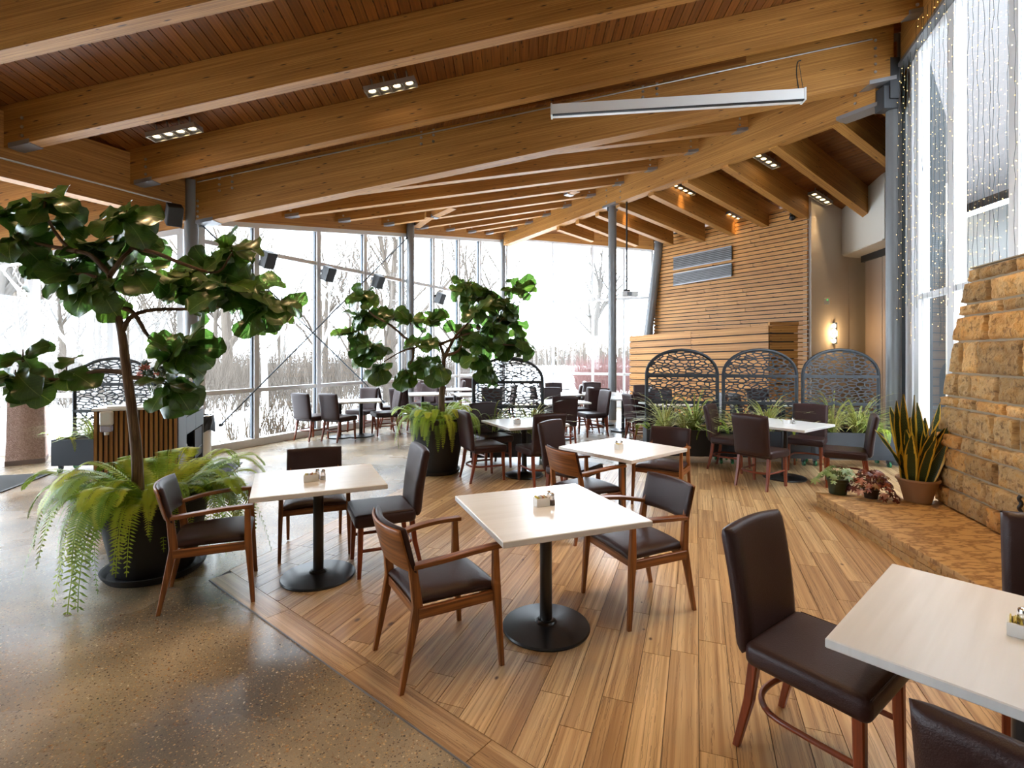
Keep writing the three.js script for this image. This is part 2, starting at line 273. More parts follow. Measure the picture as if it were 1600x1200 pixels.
// back ceiling: parallel rafters between the window wall and the ridge
{
  const C = structure('ceiling', 'sloping timber ceiling with closely set rafters above the window tables', 'ceiling'), D = 0.5;
  const US = [1172, 1095, 1031, 979, 935, 897, 865, 837, 813];
  US.forEach((u, i) => {
    const e = meetU(u, RD), m = lerp(0.238, 0.15, Math.max(0, i - 3) / 5), d = [-1, -m];
    let a = meet(e, d, WL); const gz = girderZ(a[0]);
    if (a[1] < gz) { const t = (e[1] - 8.05) / (m + 0.054); a = [e[0] - t, e[1] - m * t]; if (a[0] < GL.x) a = meet(e, d, WL); }
    const A = V(a[0], roofY(PB, ...a), a[1]), E = V(e[0], roofY(PB, ...e), e[1]);
    const r = add('rafter', beamGeo(A, E, 0.16, D, [i * 0.9, i * 0.17]), M.glulam, C), dd = E.clone().sub(A), len = dd.length(); dd.normalize();
    shoe(r, E.clone().addScaledVector(dd, -0.36), dd, 0.16, 0.26); bolts(r, E.clone().addScaledVector(dd, -0.28).add(V(0, 0.1, -0.08)), dd, 3, 1, 0.12);
    if (i > 1) { shoe(r, A.clone().addScaledVector(dd, 0.12), dd, 0.16, 0.26); bolts(r, A.clone().addScaledVector(dd, 0.25).add(V(0, 0.1, -0.08)), dd, 2, 1, 0.12); }
  });
  const R = rng(8), dv = [-0.22, 1];   // boards across the rafters
  for (let k = 0, s = -6.4; s < 7.6; s += 0.13, k++) {
    const p0 = [s, 8.1 + 0.22 * s * 0.1], e1 = meet(p0, dv, [WL[0] - 0.2, WL[1]]), e2 = meet(p0, dv, [RD[0] + 0.1, RD[1]]);
    const zs = 7.95, ze = Math.min(18.9, e2[1], e1[1] > 8 ? e1[1] : 99); const f = (z, o) => { const x = s + o + (z - p0[1]) * dv[0]; return V(x, roofY(PB, x, z) + D, z); };
    if (ze - zs < 0.2 || s < lineAt(WL, zs) - 0.2) continue;
    const b = [f(zs, 0), f(ze, 0), f(ze, 0.12), f(zs, 0.12)];
    add('ceiling_board', hexa(b, b.map((q) => q.clone().setY(q.y + 0.03)), [R() * 3, k * 0.13]), M.deck[Math.floor(R() * 4)], C);
  }
  const c = [[-5.6, 8.25], [-0.55, 18.35], [-0.1, 18.35], [6.2, 7.8]].map(([x, z]) => V(x, roofY(PB, x, z) + D + 0.03, z));
  add('roof_slab', hexa(c, c.map((q) => q.clone().setY(q.y + 0.25))), M.deck[0], C);
  const ha = [lineAt(WL, 8.5), 8.5], hb = [lineAt(WL, 18.15), 18.15], fy = (p) => roofY(PB, ...p) - 0.13;
  const hd = add('header_beam', beamGeo(V(ha[0], fy(ha), ha[1]), V(hb[0], fy(hb), hb[1]), 0.2, 0.7, [0.4, 0.1]), M.glulam, C);
  const A = onWall(792, 384, RD), B = onWall(1374, 168, RD), rd = add('ridge_beam', beamGeo(A, B, 0.26, 0.98, [2.2, 0.21]), M.glulam, C), d = B.clone().sub(A);
  const side = (t, dy) => A.clone().addScaledVector(d, t).add(new V3(0.1, dy, 0.06));
  const fx = (t, dy) => { const n = new V3(-d.z, 0, d.x).normalize(); if (n.z < 0) n.negate(); return A.clone().addScaledVector(d, t).addScaledVector(n, 0.13).add(new V3(0, dy, 0)); };
  bolts(rd, fx(0.008, 0.08), d, 4, 1, 0.15); bolts(rd, fx(0.46, 0.12), d, 4, 1, 0.15); bolts(rd, fx(0.505, 0.1), d, 4, 1, 0.15); bolts(rd, fx(0.975, 0.15), d, 4, 1, 0.13);
  shoe(rd, A.clone().addScaledVector(d, 0.49), d, 0.26, -0.5); shoe(rd, B.clone().addScaledVector(d, -0.05), d, 0.26, 0.6);
  // short struts between rafters at the columns
  for (const [u0, v0, u1, v1] of [[648, 358, 672, 340], [676, 341, 708, 326], [886, 306, 902, 299]]) { const p = onRoof(u0, v0, PB), q = onRoof(u1, v1, PB); const st = add('strut', beamGeo(p, q, 0.2, 0.16), M.glulam, C); shoe(st, p, q.clone().sub(p), 0.2, 0.14); }
}
// ceiling on the far side of the ridge, falling to the slatted wall
{
  const C = structure('ceiling', 'timber ceiling falling from the ridge beam to the slatted wood wall', 'ceiling'), D = 0.6;
  const RE = [[1377, 166, 1408, 192], [1306, 194, 1387, 257], [1208, 231, 1365, 346], [1132, 262, 1295, 366], [1070, 287, 1213, 364], [1017, 306, 1154, 372], [965, 324, 1098, 378], [933, 338, 1049, 383], [902, 350, 995, 385], [872, 360, 926, 378]];
  RE.forEach(([u0, v0, u1, v1], i) => {
    const A = onRoof(u0, v0, PR), E = onRoof(u1, v1, PR), d = E.clone().sub(A).normalize(); if (i === 1) E.addScaledVector(d, 0.7);
    const r = add('rafter', beamGeo(A, E, 0.17, D, [i * 1.1, i * 0.19]), M.glulam, C);
    if (i === 2 || i > 5) bolts(r, E.clone().addScaledVector(d, -0.14).add(V(0, 0.12, -0.08)), d, 3, 1, 0.13);
  });
  const A = onWall(792, 384, RD), B = onWall(1374, 168, RD), d = B.clone().sub(A).setY(0).normalize(), n = new V3(-d.z, 0, d.x); if (n.x < 0) n.negate();
  const R = rng(15);
  const inRoom = (p) => { const x = p.x, z = -p.z; return z < (x - RR[0] - 0.3) / RR[1] + 0.5 && x < 8.75 && x < 6.15 + (z - 8.0) * 0.98 && x > 5.2 - (z - 7.9) * 1; };
  const cover = [];
  for (let k = 0; k < 42; k++) {
    const P = (t, o) => { const p = A.clone().addScaledVector(d, t).addScaledVector(n, -0.05 + k * 0.13 + o); p.y = roofY(PR, p.x, -p.z) + D; return p; };
    let t0 = null, t1 = null; for (let t = -2; t < 15; t += 0.1) if (inRoom(P(t, 0))) { t0 ??= t; t1 = t; }
    if (t0 === null || t1 - t0 < 0.3) continue;
    const b = [P(t0, 0), P(t1, 0), P(t1, 0.12), P(t0, 0.12)];
    add('ceiling_board', hexa(b, b.map((q) => q.clone().setY(q.y + 0.03)), [R() * 3, k * 0.13]), M.deck[Math.floor(R() * 4)], C);
    const c = [P(t0, 0), P(t1, 0), P(t1, 0.13), P(t0, 0.13)].map((q) => q.setY(q.y + 0.03)); cover.push(hexa(c, c.map((q) => q.clone().setY(q.y + 0.25))));
  }
  add('roof_slab', mergeGeometries(cover), M.deck[0], C);
  const hp = (u, v) => onWall(u, v, RR);
  add('header_beam', beamGeo(hp(793, 372), hp(1022, 391), 0.18, 0.75, [0.2, 0.3]), M.glulam, C);
  add('wall_plate', beamGeo(V(8.2, 4.86, 12.5), V(8.05, 5.05, 11.2), 0.12, 0.5), M.glulam, C);
}

// ---------- columns ----------
function column(label, P, r, y0, y1, mat, capH = 0.5, lean) {
  const c = structure('column', label, 'column');
  const top = lean ? lean.clone() : P.clone().setY(y1);
  add('shaft', tubeGeo([P.clone().setY(y0), top], r, 24), mat, c);
  if (capH) add('bracket', boxGeo(r * 2.6, capH, 0.03).translate(top.x, top.y - capH / 2, top.z), M.steelDark, c);
  return c;
}
column('grey steel column between the host stand and the window wall', V(-5.27, 0, 8.42), 0.105, 0, 4.55, M.steel, 0);
{ const c = column('slender grey steel column at the middle of the window wall', V(-2.64, 0, 13.3), 0.1, 0, 5.35, M.steel, 0.3); }
column('round grey steel column standing free under the ridge beam', V(2.6, 0, 13.26), 0.105, 0, 6.3, M.steel, 0.9);
column('grey steel column at the far glass corner', V(-0.33, 0, 17.95), 0.1, 0, 5.7, M.steel, 0);
{ const a = onWall(1006, 560, RR), b = onWall(1029, 372, RR); a.z += 0.15; b.z += 0.15; const d = a.clone().sub(b); const base = b.clone().addScaledVector(d, b.y / -d.y); column('leaning grey steel column at the edge of the slatted wood wall', base, 0.13, 0, 0, M.steel, 0, b); }
{ const c = column('dark grey steel column beside the window hung with string lights', V(5.9, 0, 7.92), 0.1, 0, 6.6, M.steel, 0);
  add('bracket', boxGeo(0.14, 0.62, 0.16).translate(5.82, 5.9, -7.86), M.steelDark, c); add('bracket', boxGeo(0.22, 0.34, 0.2).translate(5.78, 5.62, -7.9), M.steelDark, c); }

// ---------- glazing ----------
let windowNo = 0;
function glazing(label, line, marks, head, transoms, base = 0.08, mw = 0.1, opt = {}) {   // marks: plan positions [X, Z] of the mullions along a wall
  const w = structure('window_' + (++windowNo), label, 'window');
  const n = marks.length, up = (p, y) => V(p[0], y, p[1]);
  const mul = (p, q, y0, y1, wd, dp) => { const d = [q[0] - p[0], q[1] - p[1]], l = Math.hypot(...d), e = [d[0] / l * wd / 2, d[1] / l * wd / 2], s = [-d[1] / l * dp / 2, d[0] / l * dp / 2]; const k = [[1, 1], [-1, 1], [-1, -1], [1, -1]].map(([a, b]) => [p[0] + e[0] * a + s[0] * b, p[1] + e[1] * a + s[1] * b]); return hexa(k.map((c) => V(c[0], y0, c[1])), k.map((c) => V(c[0], y1, c[1]))); };
  marks.forEach((p, i) => {
    const q = marks[Math.min(n - 1, i + 1)] === p ? [2 * p[0] - marks[i - 1][0], 2 * p[1] - marks[i - 1][1]] : marks[i + 1];
    const y1 = head(p[0], p[1]) + 0.03; add('mullion', mul(p, q, 0, y1, mw, 0.13), M.frame, w);
    const d = [q[0] - p[0], q[1] - p[1]], l = Math.hypot(...d); if (!opt.noGasket) { const g = [p[0] - d[0] / l * (mw / 2 + 0.012), p[1] - d[1] / l * (mw / 2 + 0.012)]; add('gasket', mul(g, q, base, y1, 0.024, 0.05), M.gasket, w); }
    if (i === n - 1) return;
    const q2 = marks[i + 1];
    for (const t of transoms) add('transom', barGeo(up(p, t), up(q2, t), 0.1, 0.075), M.frame, w);
    add('head_rail', beamGeo(up(p, head(...p) - 0.06), up(q2, head(...q2) - 0.06), 0.14, 0.1), M.frame, w);
    add('sill', beamGeo(up(p, 0), up(q2, 0), 0.18, base + 0.06), M.frame, w);
    const ys = [base + 0.06, ...transoms, null];
    for (let k = 0; k < ys.length - 1; k++) {
      const f = (pp, t) => up(pp, t === null ? head(...pp) - 0.05 : t);
      const a = f(p, ys[k]), b = f(q2, ys[k]), c = f(q2, ys[k + 1]), e = f(p, ys[k + 1]);
      const g = new THREE.BufferGeometry(); g.setAttribute('position', new THREE.Float32BufferAttribute([a, b, c, a, c, e].flatMap((v) => v.toArray()), 3)); g.computeVertexNormals();
      const pane = add('pane', g, M.glass, w); pane.castShadow = false;
    }
  });
  return w;
}
const wlMarks = [312, 398, 495, 568, 627, 675, 715, 748, 784].map((u) => meetU(u, WL));
glazing('tall window wall with white mullions beside the far tables', WL, wlMarks, (x, z) => roofY(PB, x, z) - 0.16, [1.03, 3.6]);
glazing('bright glass end wall beyond the far tables', RR, [793, 864, 926, 975, 1019].map((u) => meetU(u, RR)), (x, z) => { const u = 800 + F * x / z; return EYE + (YH - (372 + (u - 793) * 0.083)) / F * z; }, [1.05, 3.45], 0.2, 0.055, { noGasket: true });
glazing('entrance window wall behind the stone pedestal and host stand', null, [[-5.55, 8.62], [-6.72, 8.62], [-8.05, 8.62], [-9.4, 8.62], [-10.9, 8.62]].reverse(), (x) => 3.84 + (x + 5.32) * 0.174 - 0.04, [1.0], 0.1);
{
  const w = glazing('tall window hung with string lights behind the stone wall', WR, [7.4, 6.4, 5.12, 3.9, 2.8].map((Z) => [lineAt(WR, Z), Z]), () => 6.1, [2.52], 0.06, 0.17);
}

// ---------- closing walls ----------
function wallGeo(a, b, y0, y1a, y1b, th = 0.2) {   // wall slab standing on the plan line from a to b
  const d = [b[0] - a[0], b[1] - a[1]], l = Math.hypot(...d), s = [-d[1] / l * th / 2, d[0] / l * th / 2];
  const k = [[a[0] + s[0], a[1] + s[1]], [b[0] + s[0], b[1] + s[1]], [b[0] - s[0], b[1] - s[1]], [a[0] - s[0], a[1] - s[1]]], t = [y1a, y1b, y1b, y1a];
  return hexa(k.map((c) => V(c[0], y0, c[1])), k.map((c, i) => V(c[0], t[i], c[1])));
}
const asWall = (name, label, geo, mat) => { const m = add(name, geo, mat); m.userData.kind = 'structure'; tag(m, label, 'wall'); return m; };
asWall('wall_back', 'plain beige wall closing the dining room', wallGeo([-11.6, -4.7], [2.2, -4.7], 0, 6.2, 7.8), M.plaster);
asWall('wall_left', 'beige wall over the added side windows', wallGeo([-11.35, 8.7], [-11.6, -4.7], 3.05, 3.7, 5.8), M.plaster);
glazing('unseen side windows added for fill daylight', null, [8.6, 6.4, 4.2, 2.0, -0.2].map((Z) => [-11.38 - (8.6 - Z) * 0.018, Z]), () => 3.1, [1.0], 0.1);  // unseen glazing, added to bring more daylight into the room
asWall('wall_side', 'plain beige wall next to the added side windows', wallGeo([-11.54, -0.2], [-11.6, -4.7], 0, 3.1, 3.1), M.plaster);
asWall('wall_front_right', 'plain beige wall continuing past the fireplace window', wallGeo([1.5, -4.7], [lineAt(WR, 2.8), 2.8], 0, 7.4, 7.4), M.plaster);
asWall('wall_right', 'beige plaster wall panel with a wall lamp beside the slatted wood wall', wallGeo([6.95, 12.06], [8.3, 12.78], 0, 5.4, 5.4), M.plaster);
{
  const w = structure('wall_recess', 'pale bulkhead over a tall tan folding partition', 'wall');
  add('bulkhead', wallGeo([8.27, 12.75], [7.95, 10.7], 4.12, 5.5, 5.5, 0.3), M.plasterWhite, w);
  add('soffit', wallGeo([8.75, 12.9], [8.35, 10.7], 4.1, 4.14, 4.14, 1.1), M.plasterWhite, w);
  for (let k = 0; k < 3; k++) { const a = [8.66 - k * 0.09, 12.5 - k * 0.7], b = [8.58 - k * 0.09, 11.83 - k * 0.7]; add('partition_panel', wallGeo(a, b, 0, 3.95, 3.95, 0.06), std({ color: lin(0.42, 0.33, 0.26), roughness: 0.7 }), w); }
  add('track', wallGeo([8.66, 12.6], [8.36, 10.6], 3.95, 4.1, 4.1, 0.14), M.steelDark, w);
  add('return_wall', wallGeo([8.22, 12.8], [9.2, 13.05], 0, 5.2, 5.2), M.plaster, w);
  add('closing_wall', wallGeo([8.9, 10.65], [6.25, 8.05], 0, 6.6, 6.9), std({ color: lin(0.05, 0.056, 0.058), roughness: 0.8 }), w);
  add('closing_wall', wallGeo([9.0, 13.0], [9.0, 10.5], 0, 5.2, 5.2), M.plaster, w);
}
asWall('wall_corner', 'pale mullion strip between the steel column and the lit window', wallGeo([6.28, 8.08], [lineAt(WR, 7.6) + 0.02, 7.6], 0, 6.5, 6.5, 0.12), M.frame);

// header over the fireplace window
{
  const h = structure('trim_1', 'timber header above the window with string lights', 'beam');
  add('header_beam', beamGeo(V(lineAt(WR, 8.1) - 0.02, 6.1, 8.1), V(lineAt(WR, -4.6) - 0.02, 6.1, -4.6), 0.22, 1.4, [1, 0.2]), M.glulam, h);
  add('steel_angle', beamGeo(V(lineAt(WR, 8.0) - 0.12, 6.06, 8.0), V(lineAt(WR, 2.5) - 0.12, 6.06, 2.5), 0.14, 0.05), M.steel, h);
}

// slatted wood wall
{
  const w = structure('wall_slats', 'tall wall of warm horizontal timber slats with two vents', 'wall');
  const a = meetU(1021, WW), b = meetU(1262, WW), R = rng(61), d = [b[0] - a[0], b[1] - a[1]];
  add('backing', wallGeo([a[0] + 0.09, a[1] + 0.06], [b[0] + 0.1, b[1] + 0.06], 0, 5.35, 5.15, 0.1), M.darkBacking, w);
  const pt = (t) => [a[0] + d[0] * t, a[1] + d[1] * t];
  for (let k = 0; k < 51; k++) {
    const y0 = 0.02 + k * 0.103, lean = 0.0135 * y0 / 5; let t = Math.max(0, 0.0 + lean);
    const cut = 0.25 + R() * 0.5;
    for (const [s, e] of [[t, cut], [cut + 0.0015, 1]]) add('slat', wallGeo(pt(s), pt(e), y0, y0 + 0.08, y0 + 0.08, 0.045), M.slat[Math.floor(R() * 3)], w);
  }
  for (const [v0, v1, v2, v3] of [[403.2, 421.8, 385, 405], [428.8, 446, 412.3, 431]]) {
    const q = [[1053.2, v1], [1144.2, v3], [1144.2, v2], [1053.2, v0]].map(([u, v]) => onWall(u, v, [WW[0] - 0.06, WW[1]])), n = V(-0.84, 0, -0.54);
    const vent = new THREE.Group(); vent.name = 'air_vent'; w.add(vent); vent.userData.label = 'grey metal air vent grille';
    add('vent_plate', hexa(q.map((p) => p.clone()), q.map((p) => p.clone().addScaledVector(n, 0.03))), std({ color: lin(0.085, 0.085, 0.08), roughness: 0.6, metalness: 0.2 }), vent);
    const fr = (p, r) => add('vent_frame', barGeo(p.clone().addScaledVector(n, 0.035), r.clone().addScaledVector(n, 0.035), 0.02, 0.035), M.plate, vent);
    fr(q[0], q[1]); fr(q[3], q[2]);
    for (let j = 1; j < 7; j++) { const l = q[0].clone().lerp(q[3], j / 7), r = q[1].clone().lerp(q[2], j / 7); add('louvre', barGeo(l.addScaledVector(n, 0.036), r.addScaledVector(n, 0.036), 0.012, 0.008), M.plate, vent); }
  }
  const dn = V(-0.84, 0, -0.54).multiplyScalar(0.03), q = [[1206, 640], [1234, 640], [1234, 538], [1206, 538]].map(([u, v]) => onWall(u, v, [WW[0] - 0.05, WW[1]]));
  const dr = add('service_door', hexa(q, q.map((p) => p.clone().add(dn))), std({ map: cherryMap, roughness: 0.5 }), w); dr.userData.label = 'reddish wooden door set into the slats';
}
// lower volume of paler slats in front of it
{
  const w = structure('wall_box', 'low enclosure of pale wide timber slats in front of the tall slatted wall', 'wall');
  const A = atDepth(985, 524, 15.6), B = atDepth(1202, 507, 12.3), Mid = A.clone().lerp(B, 0.5), R = rng(71), N = 12;
  const h = new V3(0, 1, 0), back = V(0.5, 0, 0.35);
  const body = [A.clone().setY(0), B.clone().setY(0), B.clone().setY(0).add(V(0.75, 0, -0.1)), A.clone().setY(0).add(V(0.9, 0, 0.4))].map((p) => p.add(V(0.02, 0, 0.03)));
  add('backing', hexa(body, body.map((p, i) => p.clone().setY((i === 0 || i === 3 ? A.y : B.y) - 0.03))), M.darkBacking, w);
  const sl = (P, Q, f0, f1, mat, o = 0) => { const n = Q.clone().sub(P); const s = new V3(-n.z, 0, n.x).normalize().multiplyScalar(0.04); if (s.z < 0) s.negate(); const b = [P.clone().setY(P.y * f0), Q.clone().setY(Q.y * f0), Q.clone().setY(Q.y * f1), P.clone().setY(P.y * f1)]; add('slat', hexa(b, b.map((p) => p.clone().add(s))), mat, w); };
  for (let k = 0; k < N; k++) { const f0 = k / N, f1 = (k + 0.85) / N; sl(A, Mid, f0, f1, M.slat[k % 3]); sl(Mid.clone().lerp(B, 0.003), B, f0, f1, M.slat[(k + 1) % 3]); }
  const C2 = B.clone().add(V(0.75, 0, -0.1)); for (let k = 0; k < N; k++) sl(B, C2, k / N, (k + 0.85) / N, M.slat[k % 3]);
  add('cap_board', beamGeo(B.clone().add(V(-0.02, -0.02, -0.02)), C2.clone().add(V(0.06, -0.02, 0)), 0.12, 0.07), M.slat[0], w);
}

// ---------- floor: polished terrazzo and a field of timber-look planks ----------
const PA = [0.34, 0.94], PN = [0.94, -0.34];        // plank direction in plan and its normal
const K0 = [-2.27, 3.84], KD = [0.77, -0.638];       // corner of the plank field and the direction of its border
{
  const R = rng(101), S = 1024, a = new Float32Array(S * S * 3), big = wrapNoise(S, S, 3, 3, 5, 3);
  for (let i = 0; i < S * S; i++) { const t = 0.75 + 0.5 * (big[i] - 0.5) + (R() - 0.5) * 0.16; a[i * 3] = 186 * t; a[i * 3 + 1] = 168 * t; a[i * 3 + 2] = 140 * t; }
  const tones = [[214, 186, 140], [196, 150, 96], [128, 92, 60], [52, 50, 54], [60, 44, 34], [226, 208, 176], [170, 118, 68], [98, 80, 64], [206, 170, 116]];
  for (let k = 0; k < 30000; k++) { const cx = R() * S, cy = R() * S, r = 0.6 + R() * R() * 2.5, e = 0.6 + R() * 0.8, th = R() * 3.14, c = tones[Math.floor(R() * tones.length)], o = 0.55 + R() * 0.45, m = Math.ceil(r * 1.6); for (let y = -m; y <= m; y++) for (let x = -m; x <= m; x++) { const X = x * Math.cos(th) + y * Math.sin(th), Y = (-x * Math.sin(th) + y * Math.cos(th)) / e; if (X * X + Y * Y < r * r) { const i = (((Math.floor(cy) + y + S) % S) * S + (Math.floor(cx) + x + S) % S) * 3; for (let q = 0; q < 3; q++) a[i + q] = lerp(a[i + q], c[q], o); } } }
  const map = texture(S, S, 1.9, 1.9, (x, y) => { const i = (y * S + x) * 3; return [a[i], a[i + 1], a[i + 2]]; });
  const rn = wrapNoise(512, 512, 4, 4, 77, 5), rough = texture(512, 512, 3.1, 3.1, (x, y) => 46 + 52 * rn[y * 512 + x], true);
  const mat = std({ map, roughness: 1, roughnessMap: rough }); M.terrazzo = mat;
  const fl = structure('floor', 'polished tan terrazzo floor with an inset field of wood-look planks', 'floor');
  const g = new THREE.BoxGeometry(30, 0.2, 32); g.translate(-1.5, -0.1, -8);
  // keep the slab inside the glass walls
  const out = [[-11.5, -4.8], [-11.3, 8.68], [-5.35, 8.68], [-0.36, 18.2], [4.5, 15.95], [9.1, 13.1], [9.1, 10.4], [6.3, 8.1], [lineAt(WR, 7.6), 7.6], [2.4, -4.8]];
  const sh = new THREE.Shape(out.map(([x, z]) => new THREE.Vector2(x, z)));
  const slabG = new THREE.ExtrudeGeometry(sh, { depth: 0.2, bevelEnabled: false }); slabG.rotateX(-Math.PI / 2); slabG.translate(0, -0.2, 0);
  add('terrazzo', metricUV(slabG, 'x'), mat, fl);
  // plank field
  const poly = [K0, [-0.95, 7.7], [5.9, 8.15], [4.2, 2.4], [K0[0] + KD[0] * 6.4, K0[1] + KD[1] * 6.4]];
  const bed = new THREE.ExtrudeGeometry(new THREE.Shape(poly.map(([x, z]) => new THREE.Vector2(x, z))), { depth: 0.002, bevelEnabled: false }); bed.rotateX(-Math.PI / 2);
  add('grout_bed', bed, std({ color: lin(0.09, 0.07, 0.055), roughness: 0.8 }), fl);
  const BW = 0.165, inn = [-KD[1], KD[0]].map((v) => v);   // inward normal of the border
  const clip = (pts, p, n) => { const o = []; for (let i = 0; i < pts.length; i++) { const a = pts[i], b = pts[(i + 1) % pts.length], da = (a[0] - p[0]) * n[0] + (a[1] - p[1]) * n[1], db = (b[0] - p[0]) * n[0] + (b[1] - p[1]) * n[1]; if (da >= 0) o.push(a); if ((da >= 0) !== (db >= 0)) { const t = da / (da - db); o.push([a[0] + (b[0] - a[0]) * t, a[1] + (b[1] - a[1]) * t]); } } return o; };
  const inside = (pts) => { let q = pts; for (let i = 0; i < poly.length; i++) { const a = poly[i], b = poly[(i + 1) % poly.length], n = [b[1] - a[1], -(b[0] - a[0])], l = Math.hypot(...n); const nn = [n[0] / l, n[1] / l]; const last = i === poly.length - 1; q = clip(q, last ? [a[0] + nn[0] * BW, a[1] + nn[1] * BW] : a, nn); } return q; };
  const mats = [[1, 1, 1], [0.9, 0.88, 0.85], [1.08, 1.07, 1.04], [0.97, 0.94, 0.88], [0.84, 0.8, 0.76]].map((c) => phys({ map: plankMap, color: lin(...c), roughness: 0.42, clearcoat: 0.35, clearcoatRoughness: 0.25 }));
  const plankPoly = (pts, dir, off) => {   // one plank from its plan outline
    const n = [dir[1], -dir[0]], pos = [], uv = [], nor = [], T = 0.008, cx = pts.reduce((s, p) => s + p[0], 0) / pts.length, cz = pts.reduce((s, p) => s + p[1], 0) / pts.length;
    const push = (p, y, N) => { pos.push(p[0] - cx, y, -(p[1] - cz)); nor.push(...N); uv.push((p[0] - cx) * dir[0] + (p[1] - cz) * dir[1] + off[0], (p[0] - cx) * n[0] + (p[1] - cz) * n[1] + off[1]); };
    const area = pts.reduce((s, p, i) => { const q = pts[(i + 1) % pts.length]; return s + p[0] * q[1] - q[0] * p[1]; }, 0); const P = area < 0 ? [...pts].reverse() : pts;
    for (let i = 1; i < P.length - 1; i++) { push(P[0], T, [0, 1, 0]); push(P[i], T, [0, 1, 0]); push(P[i + 1], T, [0, 1, 0]); }
    P.forEach((p, i) => { const q = P[(i + 1) % P.length], e = [q[0] - p[0], q[1] - p[1]], l = Math.hypot(...e), N = [e[1] / l, 0, e[0] / l]; push(p, 0, N); push(q, 0, N); push(q, T, N); push(p, 0, N); push(q, T, N); push(p, T, N); });
    const g = new THREE.BufferGeometry(); g.setAttribute('position', new THREE.Float32BufferAttribute(pos, 3)); g.setAttribute('normal', new THREE.Float32BufferAttribute(nor, 3)); g.setAttribute('uv', new THREE.Float32BufferAttribute(uv, 2)); return { g, cx, cz };
  };
  const list = [], W = 0.15, L = 0.9, gap = 0.0035;
  for (let r = -30; r < 60; r++) { const s = R() * L; for (let k = -3; k < 12; k++) {
    const b0 = r * W + gap / 2, b1 = (r + 1) * W - gap / 2, a0 = k * L + s + gap / 2, a1 = (k + 1) * L + s - gap / 2;
    const pt = (a, b) => [K0[0] + PA[0] * a + PN[0] * b, K0[1] + PA[1] * a + PN[1] * b];
    const q = inside([pt(a0, b0), pt(a1, b0), pt(a1, b1), pt(a0, b1)]);
    if (q.length > 2) list.push([q, PA]);
  } }
  for (let k = 0; k < 8; k++) { const o = k * L, e = [[o, 0], [o + L - gap, 0], [o + L - gap, BW - gap], [o, BW - gap]].map(([a, b]) => [K0[0] + KD[0] * a + inn[0] * b, K0[1] + KD[1] * a + inn[1] * b]); let q = clip(e, K0, [0.93, -0.36]); list.push([q, KD]); }
  const built = list.map(([q, d]) => ({ q, d, z: Math.hypot(q[0][0], q[0][1] - 1.2) + (q.every((p) => p[1] < 1.7 || Math.abs(p[0]) > p[1] + 0.4) ? 50 : 0) + (q.length < 3 ? 99 : 0) })).filter((b) => b.z < 90).sort((a, b) => a.z - b.z);
  const rest = mats.map(() => []);
  built.forEach((b, i) => {
    const { g, cx, cz } = plankPoly(b.q, b.d, [R() * 5, R() * 2.4]), mi = Math.floor(R() * mats.length);
    if (i < 296) { const m = add('plank', g, mats[mi], fl); m.position.set(cx, 0.001, -cz); } else { g.translate(cx, 0.001, -cz); rest[mi].push(g); }
  });
  const left = rest.flat(); if (left.length) { const m = add('distant_planks', mergeGeometries(left), mats[0], fl); m.userData.kind = 'stuff'; }
  const e0 = V(K0[0], 0.004, K0[1]), e1 = V(K0[0] + KD[0] * 6.4, 0.004, K0[1] + KD[1] * 6.4); add('metal_strip', barGeo(e0, e1, 0.008, 0.008), M.plate, fl);
}
